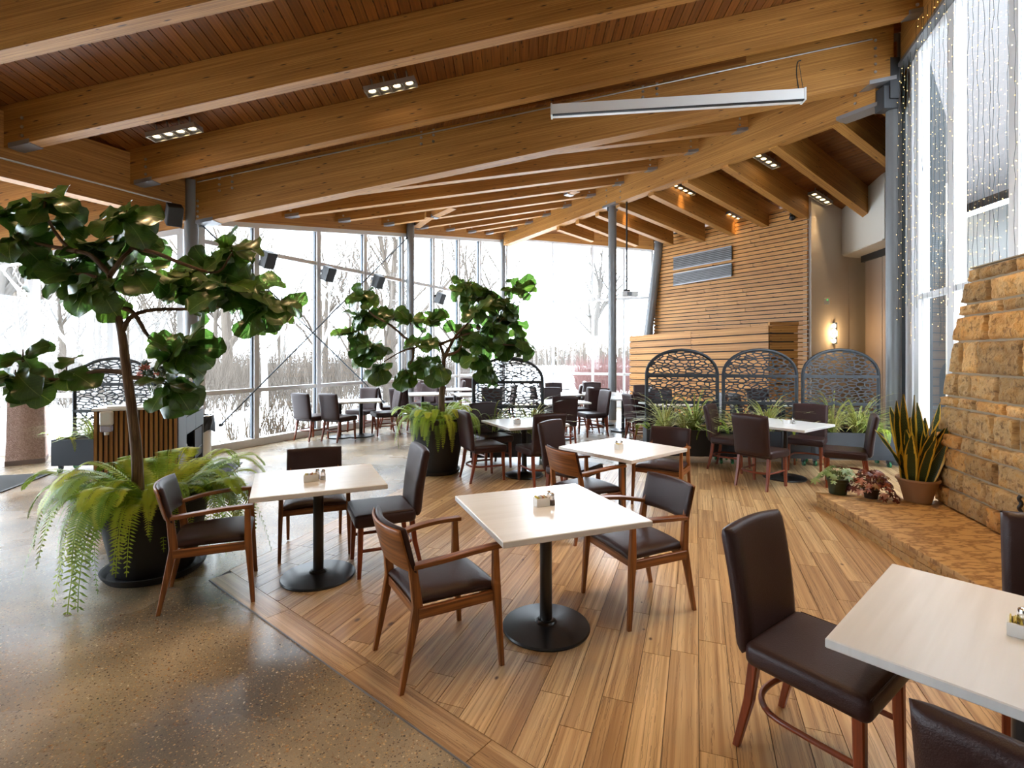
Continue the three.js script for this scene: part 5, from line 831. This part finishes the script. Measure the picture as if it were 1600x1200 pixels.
function lobedLeaf(seed, lobes) { const R = rng(seed), pos = [0, 0.5, 0.04], uv = [0.5, 0.5], idx = [], n = 32; for (let i = 0; i < n; i++) { const a = i / n * 6.283, r = 0.5 * (0.72 + 0.28 * Math.cos(a * lobes)) * (0.9 + R() * 0.2); pos.push(Math.sin(a) * r, 0.5 - Math.cos(a) * r, -0.12 * (r * 2) * (r * 2) + (R() - 0.5) * 0.06); uv.push(Math.sin(a) * 0.5 + 0.5, 0.5 - Math.cos(a) * 0.5); idx.push(0, 1 + i, 1 + (i + 1) % n); } const g = new THREE.BufferGeometry(); g.setAttribute('position', new THREE.Float32BufferAttribute(pos, 3)); g.setAttribute('uv', new THREE.Float32BufferAttribute(uv, 2)); g.setIndex(idx); g.computeVertexNormals(); return g; }
const lobed = [lobedLeaf(1, 5), lobedLeaf(2, 7), lobedLeaf(3, 6)];
function bushy(name, label, P, potMat, pr, ph, mats, n, size, rad, high, seed) {
  const t = thing(name, label, 'plant', P), R = rng(seed);
  add('pot', lathe([[0, 0.002], [pr * 0.8, 0.002], [pr * 0.96, ph * 0.8], [pr * 1.04, ph * 0.82], [pr * 1.05, ph], [pr * 0.94, ph], [pr * 0.9, ph * 0.85], [0, ph * 0.85]], 28), potMat, t); add('soil', lathe([[0, ph * 0.9], [pr * 0.92, ph * 0.88]], 16), M.soil, t);
  for (let i = 0; i < n; i++) { const a = R() * 6.283, k = R(), r = rad * (0.3 + 0.7 * k), E = new V3(Math.cos(a) * r, ph + high * (1 - k * k * 1.25) * (0.6 + R() * 0.6), Math.sin(a) * r), B = new V3(Math.cos(a) * pr * 0.4 * R(), ph * 0.9, Math.sin(a) * pr * 0.4 * R()), mid = B.clone().lerp(E, 0.55).add(new V3(0, high * 0.22, 0)); const l = add('leaf', lobed[i % 3], mats[Math.floor(R() * mats.length)], t); aim(l, E, new V3(Math.cos(a) * 0.9, -0.35 - R() * 0.8, Math.sin(a) * 0.9), new V3(Math.cos(a) * 0.4, 1, Math.sin(a) * 0.4 + 0.3), size * (0.7 + R() * 0.6)); add('stalk', tubeGeo(smooth([B, mid, E], 5), 0.0022, 4), mats[0], l.parent); }
}
bushy('potted_plant', 'small green plant with divided leaves in a dark green plastic pot on the hearth corner', onFloor(1309, 771, HT), std({ color: lin(0.035, 0.05, 0.02), roughness: 0.5 }), 0.105, 0.17, [[0.2, 0.3, 0.08], [0.3, 0.38, 0.14], [0.13, 0.22, 0.05]].map((c) => phys({ color: lin(...c), roughness: 0.5, transmission: 0.2, thickness: 0, side: THREE.DoubleSide })), 34, 0.1, 0.2, 0.12, 711);
bushy('potted_plant', 'copper-red coral bells plant spilling over its pot on the hearth', onFloor(1361, 778, HT), std({ color: lin(0.05, 0.03, 0.02), roughness: 0.6 }), 0.075, 0.1, [[0.2, 0.035, 0.02], [0.3, 0.08, 0.04], [0.1, 0.02, 0.015], [0.3, 0.17, 0.06], [0.34, 0.16, 0.13]].map((c) => phys({ color: lin(...c), roughness: 0.35, transmission: 0.12, thickness: 0, side: THREE.DoubleSide })), 74, 0.092, 0.2, 0.2, 717);

// ---------- entrance: pedestal with bust, host stand and its things, bin, mats ----------
{
  const pinkMap = (() => { const n = wrapNoise(256, 256, 40, 40, 801, 3); return texture(256, 256, 0.5, 0.5, (x, y) => mix3([150, 120, 108], [206, 178, 164], n[y * 256 + x])); })(), rough = noiseBump(256, 0.25, 30, 803, 3);
  const pink = std({ map: pinkMap, roughness: 0.95, bumpMap: rough, bumpScale: 0.012 });
  const P = V(-7.62, 0, 8.05), t = thing('stone_pedestal', 'rough pinkish concrete pedestal by the entrance windows carrying a dark bust', 'pedestal', P, 0.66);
  add('shaft', metricUV(new THREE.CylinderGeometry(0.40 * 0.72, 0.44 * 0.72, 1.0, 4).rotateY(Math.PI / 4).translate(0, 0.56, 0).toNonIndexed(), 'y'), pink, t);
  add('base', boxGeo(0.46, 0.07, 0.46, 0, 0.035, 0), std({ color: lin(0.2, 0.15, 0.13), roughness: 0.8 }), t);
  const b = thing('bust_sculpture', 'dark bronze bust with curly hair on the pinkish pedestal', 'sculpture', P.clone().setY(1.06), 0.3);
  add('plinth', boxGeo(0.3, 0.06, 0.3, 0, 0.03, 0), std({ color: lin(0.16, 0.16, 0.15), roughness: 0.5 }), b);
  const bronze = std({ color: lin(0.03, 0.024, 0.022), roughness: 0.35, metalness: 0.6 });
  const g = new THREE.SphereGeometry(1, 40, 40), p = g.attributes.position; for (let i = 0; i < p.count; i++) { const x = p.getX(i), y = p.getY(i), z = p.getZ(i); let w = y > 0.15 ? 0.105 : y > -0.2 ? lerp(0.065, 0.1, clamp((y + 0.2) / 0.35, 0, 1)) : lerp(0.065, 0.15, clamp((-0.2 - y) / 0.35, 0, 1)); const hair = y > 0.25 && z < 0.55 ? 0.02 * Math.sin(x * 14) * Math.sin(y * 13) * Math.sin(z * 14) * 3 : 0; const nose = Math.exp(-((x * x) / 0.02 + (y - 0.25) * (y - 0.25) / 0.02)) * (z > 0 ? 0.035 : 0); p.setXYZ(i, x * (w + hair), 0.29 + y * 0.23 + hair * y, z * (w * 0.95 + hair) + nose); } g.computeVertexNormals(); add('figure', g, bronze, b);
}
const standP = V(-4.36, 0, 5.95), standTurn = 0.38;
{
  const t = thing('host_stand', 'host stand with vertical wood slat front, pale top and grey side counter', 'counter', standP, standTurn);
  const grey = std({ color: lin(0.13, 0.15, 0.165), roughness: 0.55 }), W = 0.82, H = 1.08, oak = std({ map: slatMap, color: lin(0.5, 0.46, 0.42), roughness: 0.55 });
  add('front_backing', boxGeo(W, H - 0.05, 0.03, 0, (H - 0.05) / 2 + 0.02, -0.02), M.blackMatte, t);
  for (let i = 0; i < 17; i++) add('slat', boxGeo(0.03, H - 0.06, 0.022, -W / 2 + 0.024 + i * (W - 0.048) / 16, (H - 0.06) / 2 + 0.025, 0.008), oak, t);
  add('countertop', bevelBox(W + 0.02, 0.03, 0.5, 0.004, 0, H - 0.03, -0.22), M.white, t);
  add('side_panel', boxGeo(0.03, H - 0.04, 0.44, W / 2 - 0.015, (H - 0.04) / 2, -0.24), grey, t); add('side_panel', boxGeo(0.03, H - 0.04, 0.44, -W / 2 + 0.015, (H - 0.04) / 2, -0.24), grey, t);
  add('desk_top', bevelBox(0.62, 0.03, 1.2, 0.004, W / 2 - 0.31, 0.9, -1.04), std({ color: lin(0.5, 0.5, 0.48), roughness: 0.4 }), t);
  for (let k = 0; k < 2; k++) { const d = add('drawer', boxGeo(0.02, 0.22, 0.56, W / 2 - 0.01, 0.78, -0.75 - k * 0.58), grey, t); }
  add('desk_end', boxGeo(0.6, 0.88, 0.03, W / 2 - 0.31, 0.44, -1.63), grey, t); add('desk_back', boxGeo(0.03, 0.88, 1.18, W / 2 - 0.6, 0.44, -1.04), M.blackMatte, t);
  add('shelf', boxGeo(0.58, 0.02, 1.16, W / 2 - 0.31, 0.36, -1.04), grey, t); add('vent_panel', boxGeo(0.02, 0.4, 0.5, W / 2 - 0.03, 0.44, -1.35), M.blackMatte, t);
  add('raised_shelf', bevelBox(0.5, 0.025, 0.5, 0.003, W / 2 - 0.27, 1.1, -1.42), grey, t); add('shelf_support', boxGeo(0.48, 0.2, 0.02, W / 2 - 0.27, 1.0, -1.65), M.blackMatte, t); add('shelf_support', boxGeo(0.02, 0.2, 0.48, W / 2 - 0.03, 1.0, -1.42), M.blackMatte, t);
  const at = (x, y, z) => standP.clone().add(new V3(x, y, z).applyAxisAngle(new V3(0, 1, 0), standTurn));
  const s = thing('sanitizer_dispenser', 'white hand sanitizer dispenser mounted on the slatted host stand', 'dispenser', at(-0.27, 0.77, 0.058), standTurn); add('cover', softBox(0.12, 0.16, 0.075, 0.02, 3, 0, 0.2, 0), M.whitePlastic, s); add('reservoir', softBox(0.112, 0.075, 0.068, 0.015, 2, 0, 0.085, 0), phys({ color: lin(0.62, 0.62, 0.78), roughness: 0.2, transmission: 0.4, thickness: 0.05 }), s); add('nozzle', cyl(0.022, 0.026, 0.04, 16, 0, 0.012, 0), M.whitePlastic, s);
  const v = thing('vase', 'clear glass vase of dried red and green flowers on the host stand', 'vase', at(0.12, 1.081, -0.32)); add('glass', lathe([[0, 0.003], [0.045, 0.003], [0.05, 0.02], [0.06, 0.22], [0.057, 0.22], [0.046, 0.02], [0, 0.012]], 24), clearGlass, v);
  const R = rng(811), stem = std({ color: lin(0.12, 0.16, 0.05), roughness: 0.7 }), red = std({ color: lin(0.35, 0.09, 0.05), roughness: 0.6, side: THREE.DoubleSide }), dg = std({ color: lin(0.03, 0.06, 0.03), roughness: 0.5, side: THREE.DoubleSide });
  for (let i = 0; i < 16; i++) { const a = R() * 6.28, r = 0.05 + R() * 0.13, E = new V3(Math.cos(a) * r, 0.3 + R() * 0.16, Math.sin(a) * r); const st = add('stem', tubeGeo([new V3(Math.cos(a) * 0.02, 0.03, Math.sin(a) * 0.02), E.clone().multiplyScalar(0.55).setY(0.24), E], 0.004, 5), stem, v); for (let k = 0; k < 6; k++) { const l = add('bloom', lobed[k % 3], i % 2 ? red : dg, v); aim(l, E, new V3(R() - 0.5, 0.3 + R(), R() - 0.5), new V3(R() - 0.5, 0.2, 1), 0.06 + R() * 0.05); } }
  const ph = thing('desk_phone', 'black desk phone on the host stand top', 'phone', at(0.2, 1.081, -0.12)); add('body', softBox(0.2, 0.04, 0.14, 0.012, 2, 0, 0.02, 0), M.blackMatte, ph); add('handset', softBox(0.05, 0.03, 0.2, 0.012, 2, -0.07, 0.052, 0).rotateY(0.2), M.blackMatte, ph);
  const pp = thing('paper_stack', 'white sheets of paper lying on the host stand top', 'paper', at(-0.16, 1.081, -0.16), 0.2); add('sheets', boxGeo(0.22, 0.012, 0.3, 0, 0.006, 0), M.white, pp); add('loose_sheet', boxGeo(0.21, 0.001, 0.29, 0.02, 0.0135, 0.01).rotateY(0.15), M.white, pp);
  const bl = thing('blue_binder', 'bright blue binder standing on the counter behind the host stand', 'binder', at(0.02, 1.126, -1.45)); add('cover', boxGeo(0.06, 0.3, 0.24, 0, 0.15, 0), std({ color: lin(0.02, 0.1, 0.42), roughness: 0.5 }), bl); add('pages', boxGeo(0.045, 0.28, 0.2, 0, 0.15, 0.03), M.white, bl);
  const bl2 = copyOf(bl, at(0.3, 1.126, -1.5), 0.3, 'blue binder at the grey steel column end of the counter');
  const pr = thing('card_terminal', 'white and grey card terminal on the raised counter shelf', 'terminal', at(0.16, 1.126, -1.28), -0.5); add('body', softBox(0.13, 0.07, 0.2, 0.015, 2, 0, 0.045, 0).rotateX(-0.3), M.whitePlastic, pr); add('screen', boxGeo(0.09, 0.005, 0.07, 0, 0.095, 0.0).rotateX(-0.3), M.blackSatin, pr);
  const mg = thing('steel_mug', 'steel mug on the open shelf under the grey counter', 'mug', at(0.3, 0.371, -0.85)); add('cup', lathe([[0, 0.002], [0.04, 0.002], [0.045, 0.12], [0.042, 0.12], [0.037, 0.01], [0, 0.01]], 20), M.brushed, mg); add('handle', new THREE.TorusGeometry(0.03, 0.006, 6, 12).translate(0.055, 0.06, 0), M.brushed, mg);
}
{
  const P = V(-4.98, 0, 8.12), t = thing('waste_bin', 'round steel waste bin with black bag folded over its rim beside the grey column', 'bin', P);
  add('body', lathe([[0, 0.005], [0.175, 0.005], [0.18, 0.02], [0.19, 0.66], [0.184, 0.66], [0.172, 0.03], [0, 0.03]], 32), M.brushed, t);
  const g = new THREE.CylinderGeometry(0.215, 0.235, 0.24, 40, 8, true), p = g.attributes.position; for (let i = 0; i < p.count; i++) { const a = Math.atan2(p.getZ(i), p.getX(i)), y = p.getY(i), r = Math.hypot(p.getX(i), p.getZ(i)) * (1 + 0.05 * Math.sin(a * 9 + y * 20) + 0.04 * fbm(a * 3, y * 12, 2)); p.setXYZ(i, Math.cos(a) * r, y + (y < -0.1 ? 0.03 * Math.sin(a * 5) : 0), Math.sin(a) * r); } g.computeVertexNormals(); g.translate(0, 0.6, 0);
  add('bag', g, std({ color: lin(0.008, 0.008, 0.009), roughness: 0.3, side: THREE.DoubleSide }), t); add('rim', new THREE.TorusGeometry(0.2, 0.012, 8, 36).rotateX(Math.PI / 2).translate(0, 0.72, 0), M.chrome, t);
}
const matMat = std({ color: lin(0.035, 0.037, 0.036), roughness: 0.95, bumpMap: noiseBump(256, 0.08, 40, 821, 2), bumpScale: 0.004 });
function matGeo(px) { const pts = px.map(([u, v]) => onFloor(u, v)); return hexa(pts, pts.map((q) => q.clone().setY(0.012))); }
{ const m = thing('floor_mat', 'dark ribbed entrance mat on the terrazzo near the pedestal', 'mat'); const px = [[-160, 752], [80, 740], [0, 770], [-330, 812]]; add('carpet', matGeo(px), matMat, m); const q = px.map(([u, v]) => onFloor(u, v)); add('edging', barGeo(q[1].clone().setY(0.008), q[2].clone().setY(0.008), 0.04, 0.012), M.blackMatte, m);
  const k = thing('floor_mat', 'small dark mat on the terrazzo between the fern pot and the waste bin', 'mat'), kx = [[286, 731], [377, 723.5], [352, 748], [262, 757]], kq = kx.map(([u, v]) => onFloor(u, v)); add('carpet', matGeo(kx), matMat, k); add('edging', barGeo(kq[1].clone().setY(0.008), kq[2].clone().setY(0.008), 0.03, 0.012), M.blackMatte, k); }

// ---------- window-wall steelwork: brace rods, speakers, camera ----------
{
  const off = [WL[0] + 0.16, WL[1]], rod = (label, a, b) => { const t = thing('brace_rod', label, 'brace'); const A = onWall(...a, off), B = onWall(...b, off); add('rod', tubeGeo([A, B], 0.013, 8), M.gasket, t); const d = B.clone().sub(A).normalize(); for (const P of [A, B]) add('clevis', new THREE.CylinderGeometry(0.03, 0.03, 0.05, 10).rotateX(Math.PI / 2).translate(P.x, P.y, P.z), M.steelDark, t); };
  rod('diagonal brace rod rising from the waste bin to the middle column', [345, 664], [636, 372]); rod('diagonal brace rod falling from the grey column to the window tables', [314, 350], [600, 628]);
  const speaker = (label, P, turn, tilt, s = 1) => { const t = thing('wall_speaker', label, 'speaker', P, turn); t.scale.setScalar(s); add('cabinet', softBox(0.2, 0.3, 0.2, 0.012, 2).rotateX(tilt), M.blackMatte, t); add('grille', softBox(0.18, 0.28, 0.012, 0.005, 1, 0, 0, 0.1).rotateX(tilt), std({ color: lin(0.03, 0.033, 0.038), roughness: 0.7 }), t); add('bracket', boxGeo(0.04, 0.06, 0.14, 0, 0.08, -0.14), M.blackMatte, t); };
  speaker('black loudspeaker on the header beam beside the grey column', atDepth(272, 336, 7.95), 0.75, 0.5, 1.05);
  const sp = [[419, 406], [513, 428], [591, 440], [688, 466]].map(([u, v]) => onWall(u, v, [WL[0] + 0.28, WL[1]])); ['black loudspeaker on the window transom closest to the grey column', 'black loudspeaker on the window transom above the long window table', 'black loudspeaker on the window transom just before the middle column', 'black loudspeaker on the window transom past the middle column'].forEach((l, i) => speaker(l, sp[i], 1.05, 0.42, 1));
  const c = thing('security_camera', 'small white dome camera under the eave above the entrance windows', 'camera', atDepth(106, 383, 7.6)); add('mount', boxGeo(0.07, 0.1, 0.07, 0, 0.07, 0), M.whitePlastic, c); add('dome', new THREE.SphereGeometry(0.05, 20, 14), M.whitePlastic, c);
  const k = thing('security_camera', 'small black camera under the ceiling above the slatted wall', 'camera', onWall(1238, 340, [WW[0] - 0.15, WW[1]])); add('dome', new THREE.SphereGeometry(0.07, 16, 12), M.blackSatin, k); add('mount', boxGeo(0.08, 0.1, 0.08, 0, 0.07, 0), M.blackMatte, k);
}
// projector on its drop pole, projection screen housing
{
  const Z = 12.85, B = atDepth(983, 460, Z), t = thing('projector', 'white projector hanging on a long black pole from the ridge beam', 'projector', B);
  add('body', softBox(0.4, 0.13, 0.3, 0.02, 2), M.whitePlastic, t); add('lens', new THREE.CylinderGeometry(0.045, 0.045, 0.04, 20).rotateX(Math.PI / 2).translate(-0.02, 0, 0.16), M.blackSatin, t); add('lens_surround', boxGeo(0.12, 0.1, 0.01, -0.02, 0, 0.152), std({ color: lin(0.3, 0.3, 0.3), roughness: 0.5 }), t);
  add('drop_pole', tubeGeo([new V3(-0.06, 0.06, 0), new V3(-0.06, 2.5, 0)], 0.022, 10), M.blackMatte, t); add('mount', boxGeo(0.14, 0.05, 0.14, -0.06, 0.09, 0), M.blackMatte, t);
  const A = atDepth(862, 174, 7.45), C = atDepth(1255, 150, 7.0), h = thing('projection_screen', 'long white projection screen housing hung in front of the main girder', 'screen');
  add('housing', beamGeo(A.clone().setY(A.y - 0.075), C.clone().setY(C.y - 0.075), 0.13, 0.15), M.white, h); add('slot', beamGeo(A.clone().add(new V3(0.01, -0.082, 0.045)), C.clone().add(new V3(-0.01, -0.082, 0.045)), 0.05, 0.012), M.blackMatte, h);
  const d = C.clone().sub(A).normalize(); for (const P of [A, C]) { add('end_cap', beamGeo(P.clone().add(new V3(0, -0.085, 0)).addScaledVector(d, -0.012), P.clone().add(new V3(0, -0.085, 0)).addScaledVector(d, 0.012), 0.15, 0.17), M.whitePlastic, h); add('suspension_wire', tubeGeo([P.clone().add(new V3(0, 0.08, 0)), P.clone().add(new V3(0, 0.5, -0.1))], 0.004, 5), M.steelDark, h); }
  add('cable', tubeGeo(smooth([C.clone().add(new V3(-0.06, 0.08, 0)), C.clone().add(new V3(-0.09, 0.3, 0)), C.clone().add(new V3(-0.02, 0.52, -0.1)), C.clone().add(new V3(0.08, 0.6, -0.2))], 12), 0.008, 6), M.blackMatte, h);
}
// wall lamp and thermostat on the plaster panel
const glow = (k) => new THREE.MeshStandardMaterial({ color: lin(0.9, 0.8, 0.6), emissive: lin(1.0, 0.72, 0.36), emissiveIntensity: k, roughness: 0.4 });
{
  const line = [6.95 - 0.5333 * 0, 0], wallP = (u, v) => { const Z = 12.06 + (rayX(u) * 12.06 - 6.95) / (1.35 / 0.72 - rayX(u)) ; const z = Z - 0.2; return V(rayX(u) * z, EYE + rayY(v) * z, z); };
  const P = wallP(1302.5, 521), turn = 0.47, t = thing('wall_lamp', 'upright wall lamp with four warm bulbs on the beige plaster panel', 'lamp', P, -turn);
  add('back_plate', boxGeo(0.15, 0.52, 0.03, 0, 0, 0), M.chrome, t); for (let i = 0; i < 4; i++) { const b = add('bulb', new THREE.SphereGeometry(0.045, 20, 14).translate(0, -0.185 + i * 0.123, 0.055), glow(3.5), t); add('reflector', new THREE.TorusGeometry(0.055, 0.008, 8, 20).translate(0, -0.185 + i * 0.123, 0.02), M.chrome, b); }
  const l = new THREE.PointLight(LAMP, 0.7); l.position.copy(P).add(new V3(0.06, 0, 0.2)); l.castShadow = true; l.shadow.radius = 4; l.name = 'wall_lamp_light'; scene.add(l);
  const k = thing('thermostat', 'small white thermostat with a green light above the wall lamp', 'thermostat', wallP(1290.5, 471), -turn); add('case', softBox(0.15, 0.17, 0.035, 0.02, 3), M.whitePlastic, k); add('indicator', new THREE.CylinderGeometry(0.014, 0.014, 0.006, 10).rotateX(Math.PI / 2).translate(0.03, 0.035, 0.02), new THREE.MeshStandardMaterial({ color: lin(0.05, 0.5, 0.1), emissive: lin(0.1, 1, 0.2), emissiveIntensity: 0.8 }), k);
}

// ---------- recessed-style ceiling fixtures, four lamps in a metal tray ----------
const lampGlow = glow(6), trayMat = std({ color: lin(0.4, 0.4, 0.4), roughness: 0.35, metalness: 0.6 });
const discGeo = new THREE.CylinderGeometry(0.05, 0.05, 0.012, 24), ringGeo = new THREE.TorusGeometry(0.06, 0.012, 8, 24).rotateX(Math.PI / 2);
function fixture(label, P, turn, pitch, group, power = 1, target, cone = 0.62) {
  const t = thing('ceiling_fixture', label, 'light', P, turn, group); const inner = t; t.rotation.order = 'YXZ';
  add('tray', boxGeo(0.7, 0.012, 0.18, 0, 0.05, 0), M.blackMatte, t); for (const z of [-0.09, 0.09]) add('tray_rim', boxGeo(0.72, 0.07, 0.012, 0, 0.02, z), trayMat, t); for (const x of [-0.355, 0.355]) add('tray_rim', boxGeo(0.012, 0.07, 0.19, x, 0.02, 0), trayMat, t);
  for (let i = 0; i < 4; i++) { const x = -0.264 + i * 0.176; const l = add('lamp', discGeo.clone().translate(x, 0.028, 0), lampGlow, t); add('ring', ringGeo.clone().translate(x, 0.02, 0), trayMat, l); if (i < 3) add('divider', boxGeo(0.012, 0.06, 0.17, x + 0.088, 0.02, 0), trayMat, t); }
  for (const x of [-0.25, -0.08, 0.09, 0.25]) add('stem', cyl(0.012, 0.012, 0.14, 8, x, 0.055, 0.0), trayMat, t);
  t.rotation.z = pitch;
  const s = new THREE.SpotLight(LAMP, LAMP_POWER * power, 0, cone, 0.55); s.position.copy(P).add(new V3(0, -0.04, 0)); s.target.position.copy(target ?? P.clone().setY(0)); s.castShadow = true; s.shadow.radius = 5; s.name = 'fixture_light'; scene.add(s, s.target);
}
{
  const pf = [PF[0] + 0.33, PF[1], PF[2]], pr = [PR[0] + 0.42, PR[1], PR[2]], tf = edgeTurn(1, -0.05), sl = Math.atan(0.187);
  fixture('four-lamp ceiling fixture between rafters above the middle of the room', onRoof(611, 138, pf), tf, sl); fixture('four-lamp ceiling fixture between rafters above the entrance side', onRoof(273, 209, pf), tf, sl);
  fixture('four-lamp ceiling fixture under the outer eave ceiling', onRoof(-8, 274, pf), tf, sl, undefined, 0.6);
  const on = (X, Z) => V(X, roofY(pf, X, Z), Z), g = 'ceiling fixtures over the front tables', lb = 'four-lamp ceiling fixture between the rafters over the front tables';
  for (const [X, Z, k, tx, tz] of [[-3.6, 4.5, 1, -3.3, 4.2], [-0.9, 4.5, 1, -0.7, 4.6], [1.6, 4.5, 1, 1.8, 4.4], [3.4, 4.5, 3.0, 3.3, 4.5], [-2.6, 2.0, 0.9, -2.2, 2.2], [0.4, 2.0, 0.9, 0.5, 2.1], [2.5, 2.2, 1.3, 2.4, 2.8]]) fixture(lb, on(X, Z), tf, sl, g, k, V(tx, 0, tz));
  const d = [0.86, 0.5], tr = edgeTurn(...d), rl = 'four-lamp ceiling fixture on the ceiling falling to the slatted wall';
  for (const [u, v] of [[1197, 252], [1282, 311], [1149, 341], [1067, 297], [980, 328], [903, 352]]) fixture(rl, onRoof(u, v, pr), tr, -Math.atan(0.2), 'fixtures above the slatted wall side', 0.7, undefined, 0.4);
}

// ---------- string lights down the fireplace window ----------
{
  const R = rng(901), wire = std({ color: lin(0.02, 0.035, 0.035), roughness: 0.6 }), bulbM = new THREE.MeshStandardMaterial({ color: lin(0.9, 0.7, 0.4), emissive: lin(1, 0.62, 0.2), emissiveIntensity: 2.2 });
  const bulb = new THREE.OctahedronGeometry(0.007, 0);
  for (let k = 0; k < 34; k++) {
    const Z = 7.78 - k * 0.108 - R() * 0.03, X = lineAt(WR, Z) - 0.17 - R() * 0.03, y0 = 6.12 + (k < 6 ? -0.1 : 0.2), y1 = lerp(1.75, 2.5, R()) + (k > 22 ? 0.3 : 0), pts = [], parts = []; const n = 26;
    for (let i = 0; i <= n; i++) { const y = lerp(y0, y1, i / n); pts.push(V(X + (R() - 0.5) * 0.012, y, Z + (R() - 0.5) * 0.022)); }
    const s = thing('light_string', 'thin dark strand of warm fairy lights hanging before the fireplace window', 'string lights', null, 0, 'strands of fairy lights on the fireplace window');
    add('wire', tubeGeo(pts, 0.0028, 4), wire, s);
    for (let y = y0 - R() * 0.2; y > y1; y -= 0.13 + R() * 0.06) { const t = (y0 - y) / (y0 - y1) * n, p = pts[Math.floor(t)].clone().lerp(pts[Math.min(n, Math.floor(t) + 1)], t % 1), e = p.clone().add(new V3((R() - 0.5) * 0.05, -0.012 - R() * 0.02, (R() - 0.5) * 0.05)); parts.push(bulb.clone().translate(e.x, e.y, e.z)); }
    const b = add('bulbs', mergeGeometries(parts), bulbM, s); b.userData.kind = 'stuff';
  }
}
renderer.render(scene, camera);
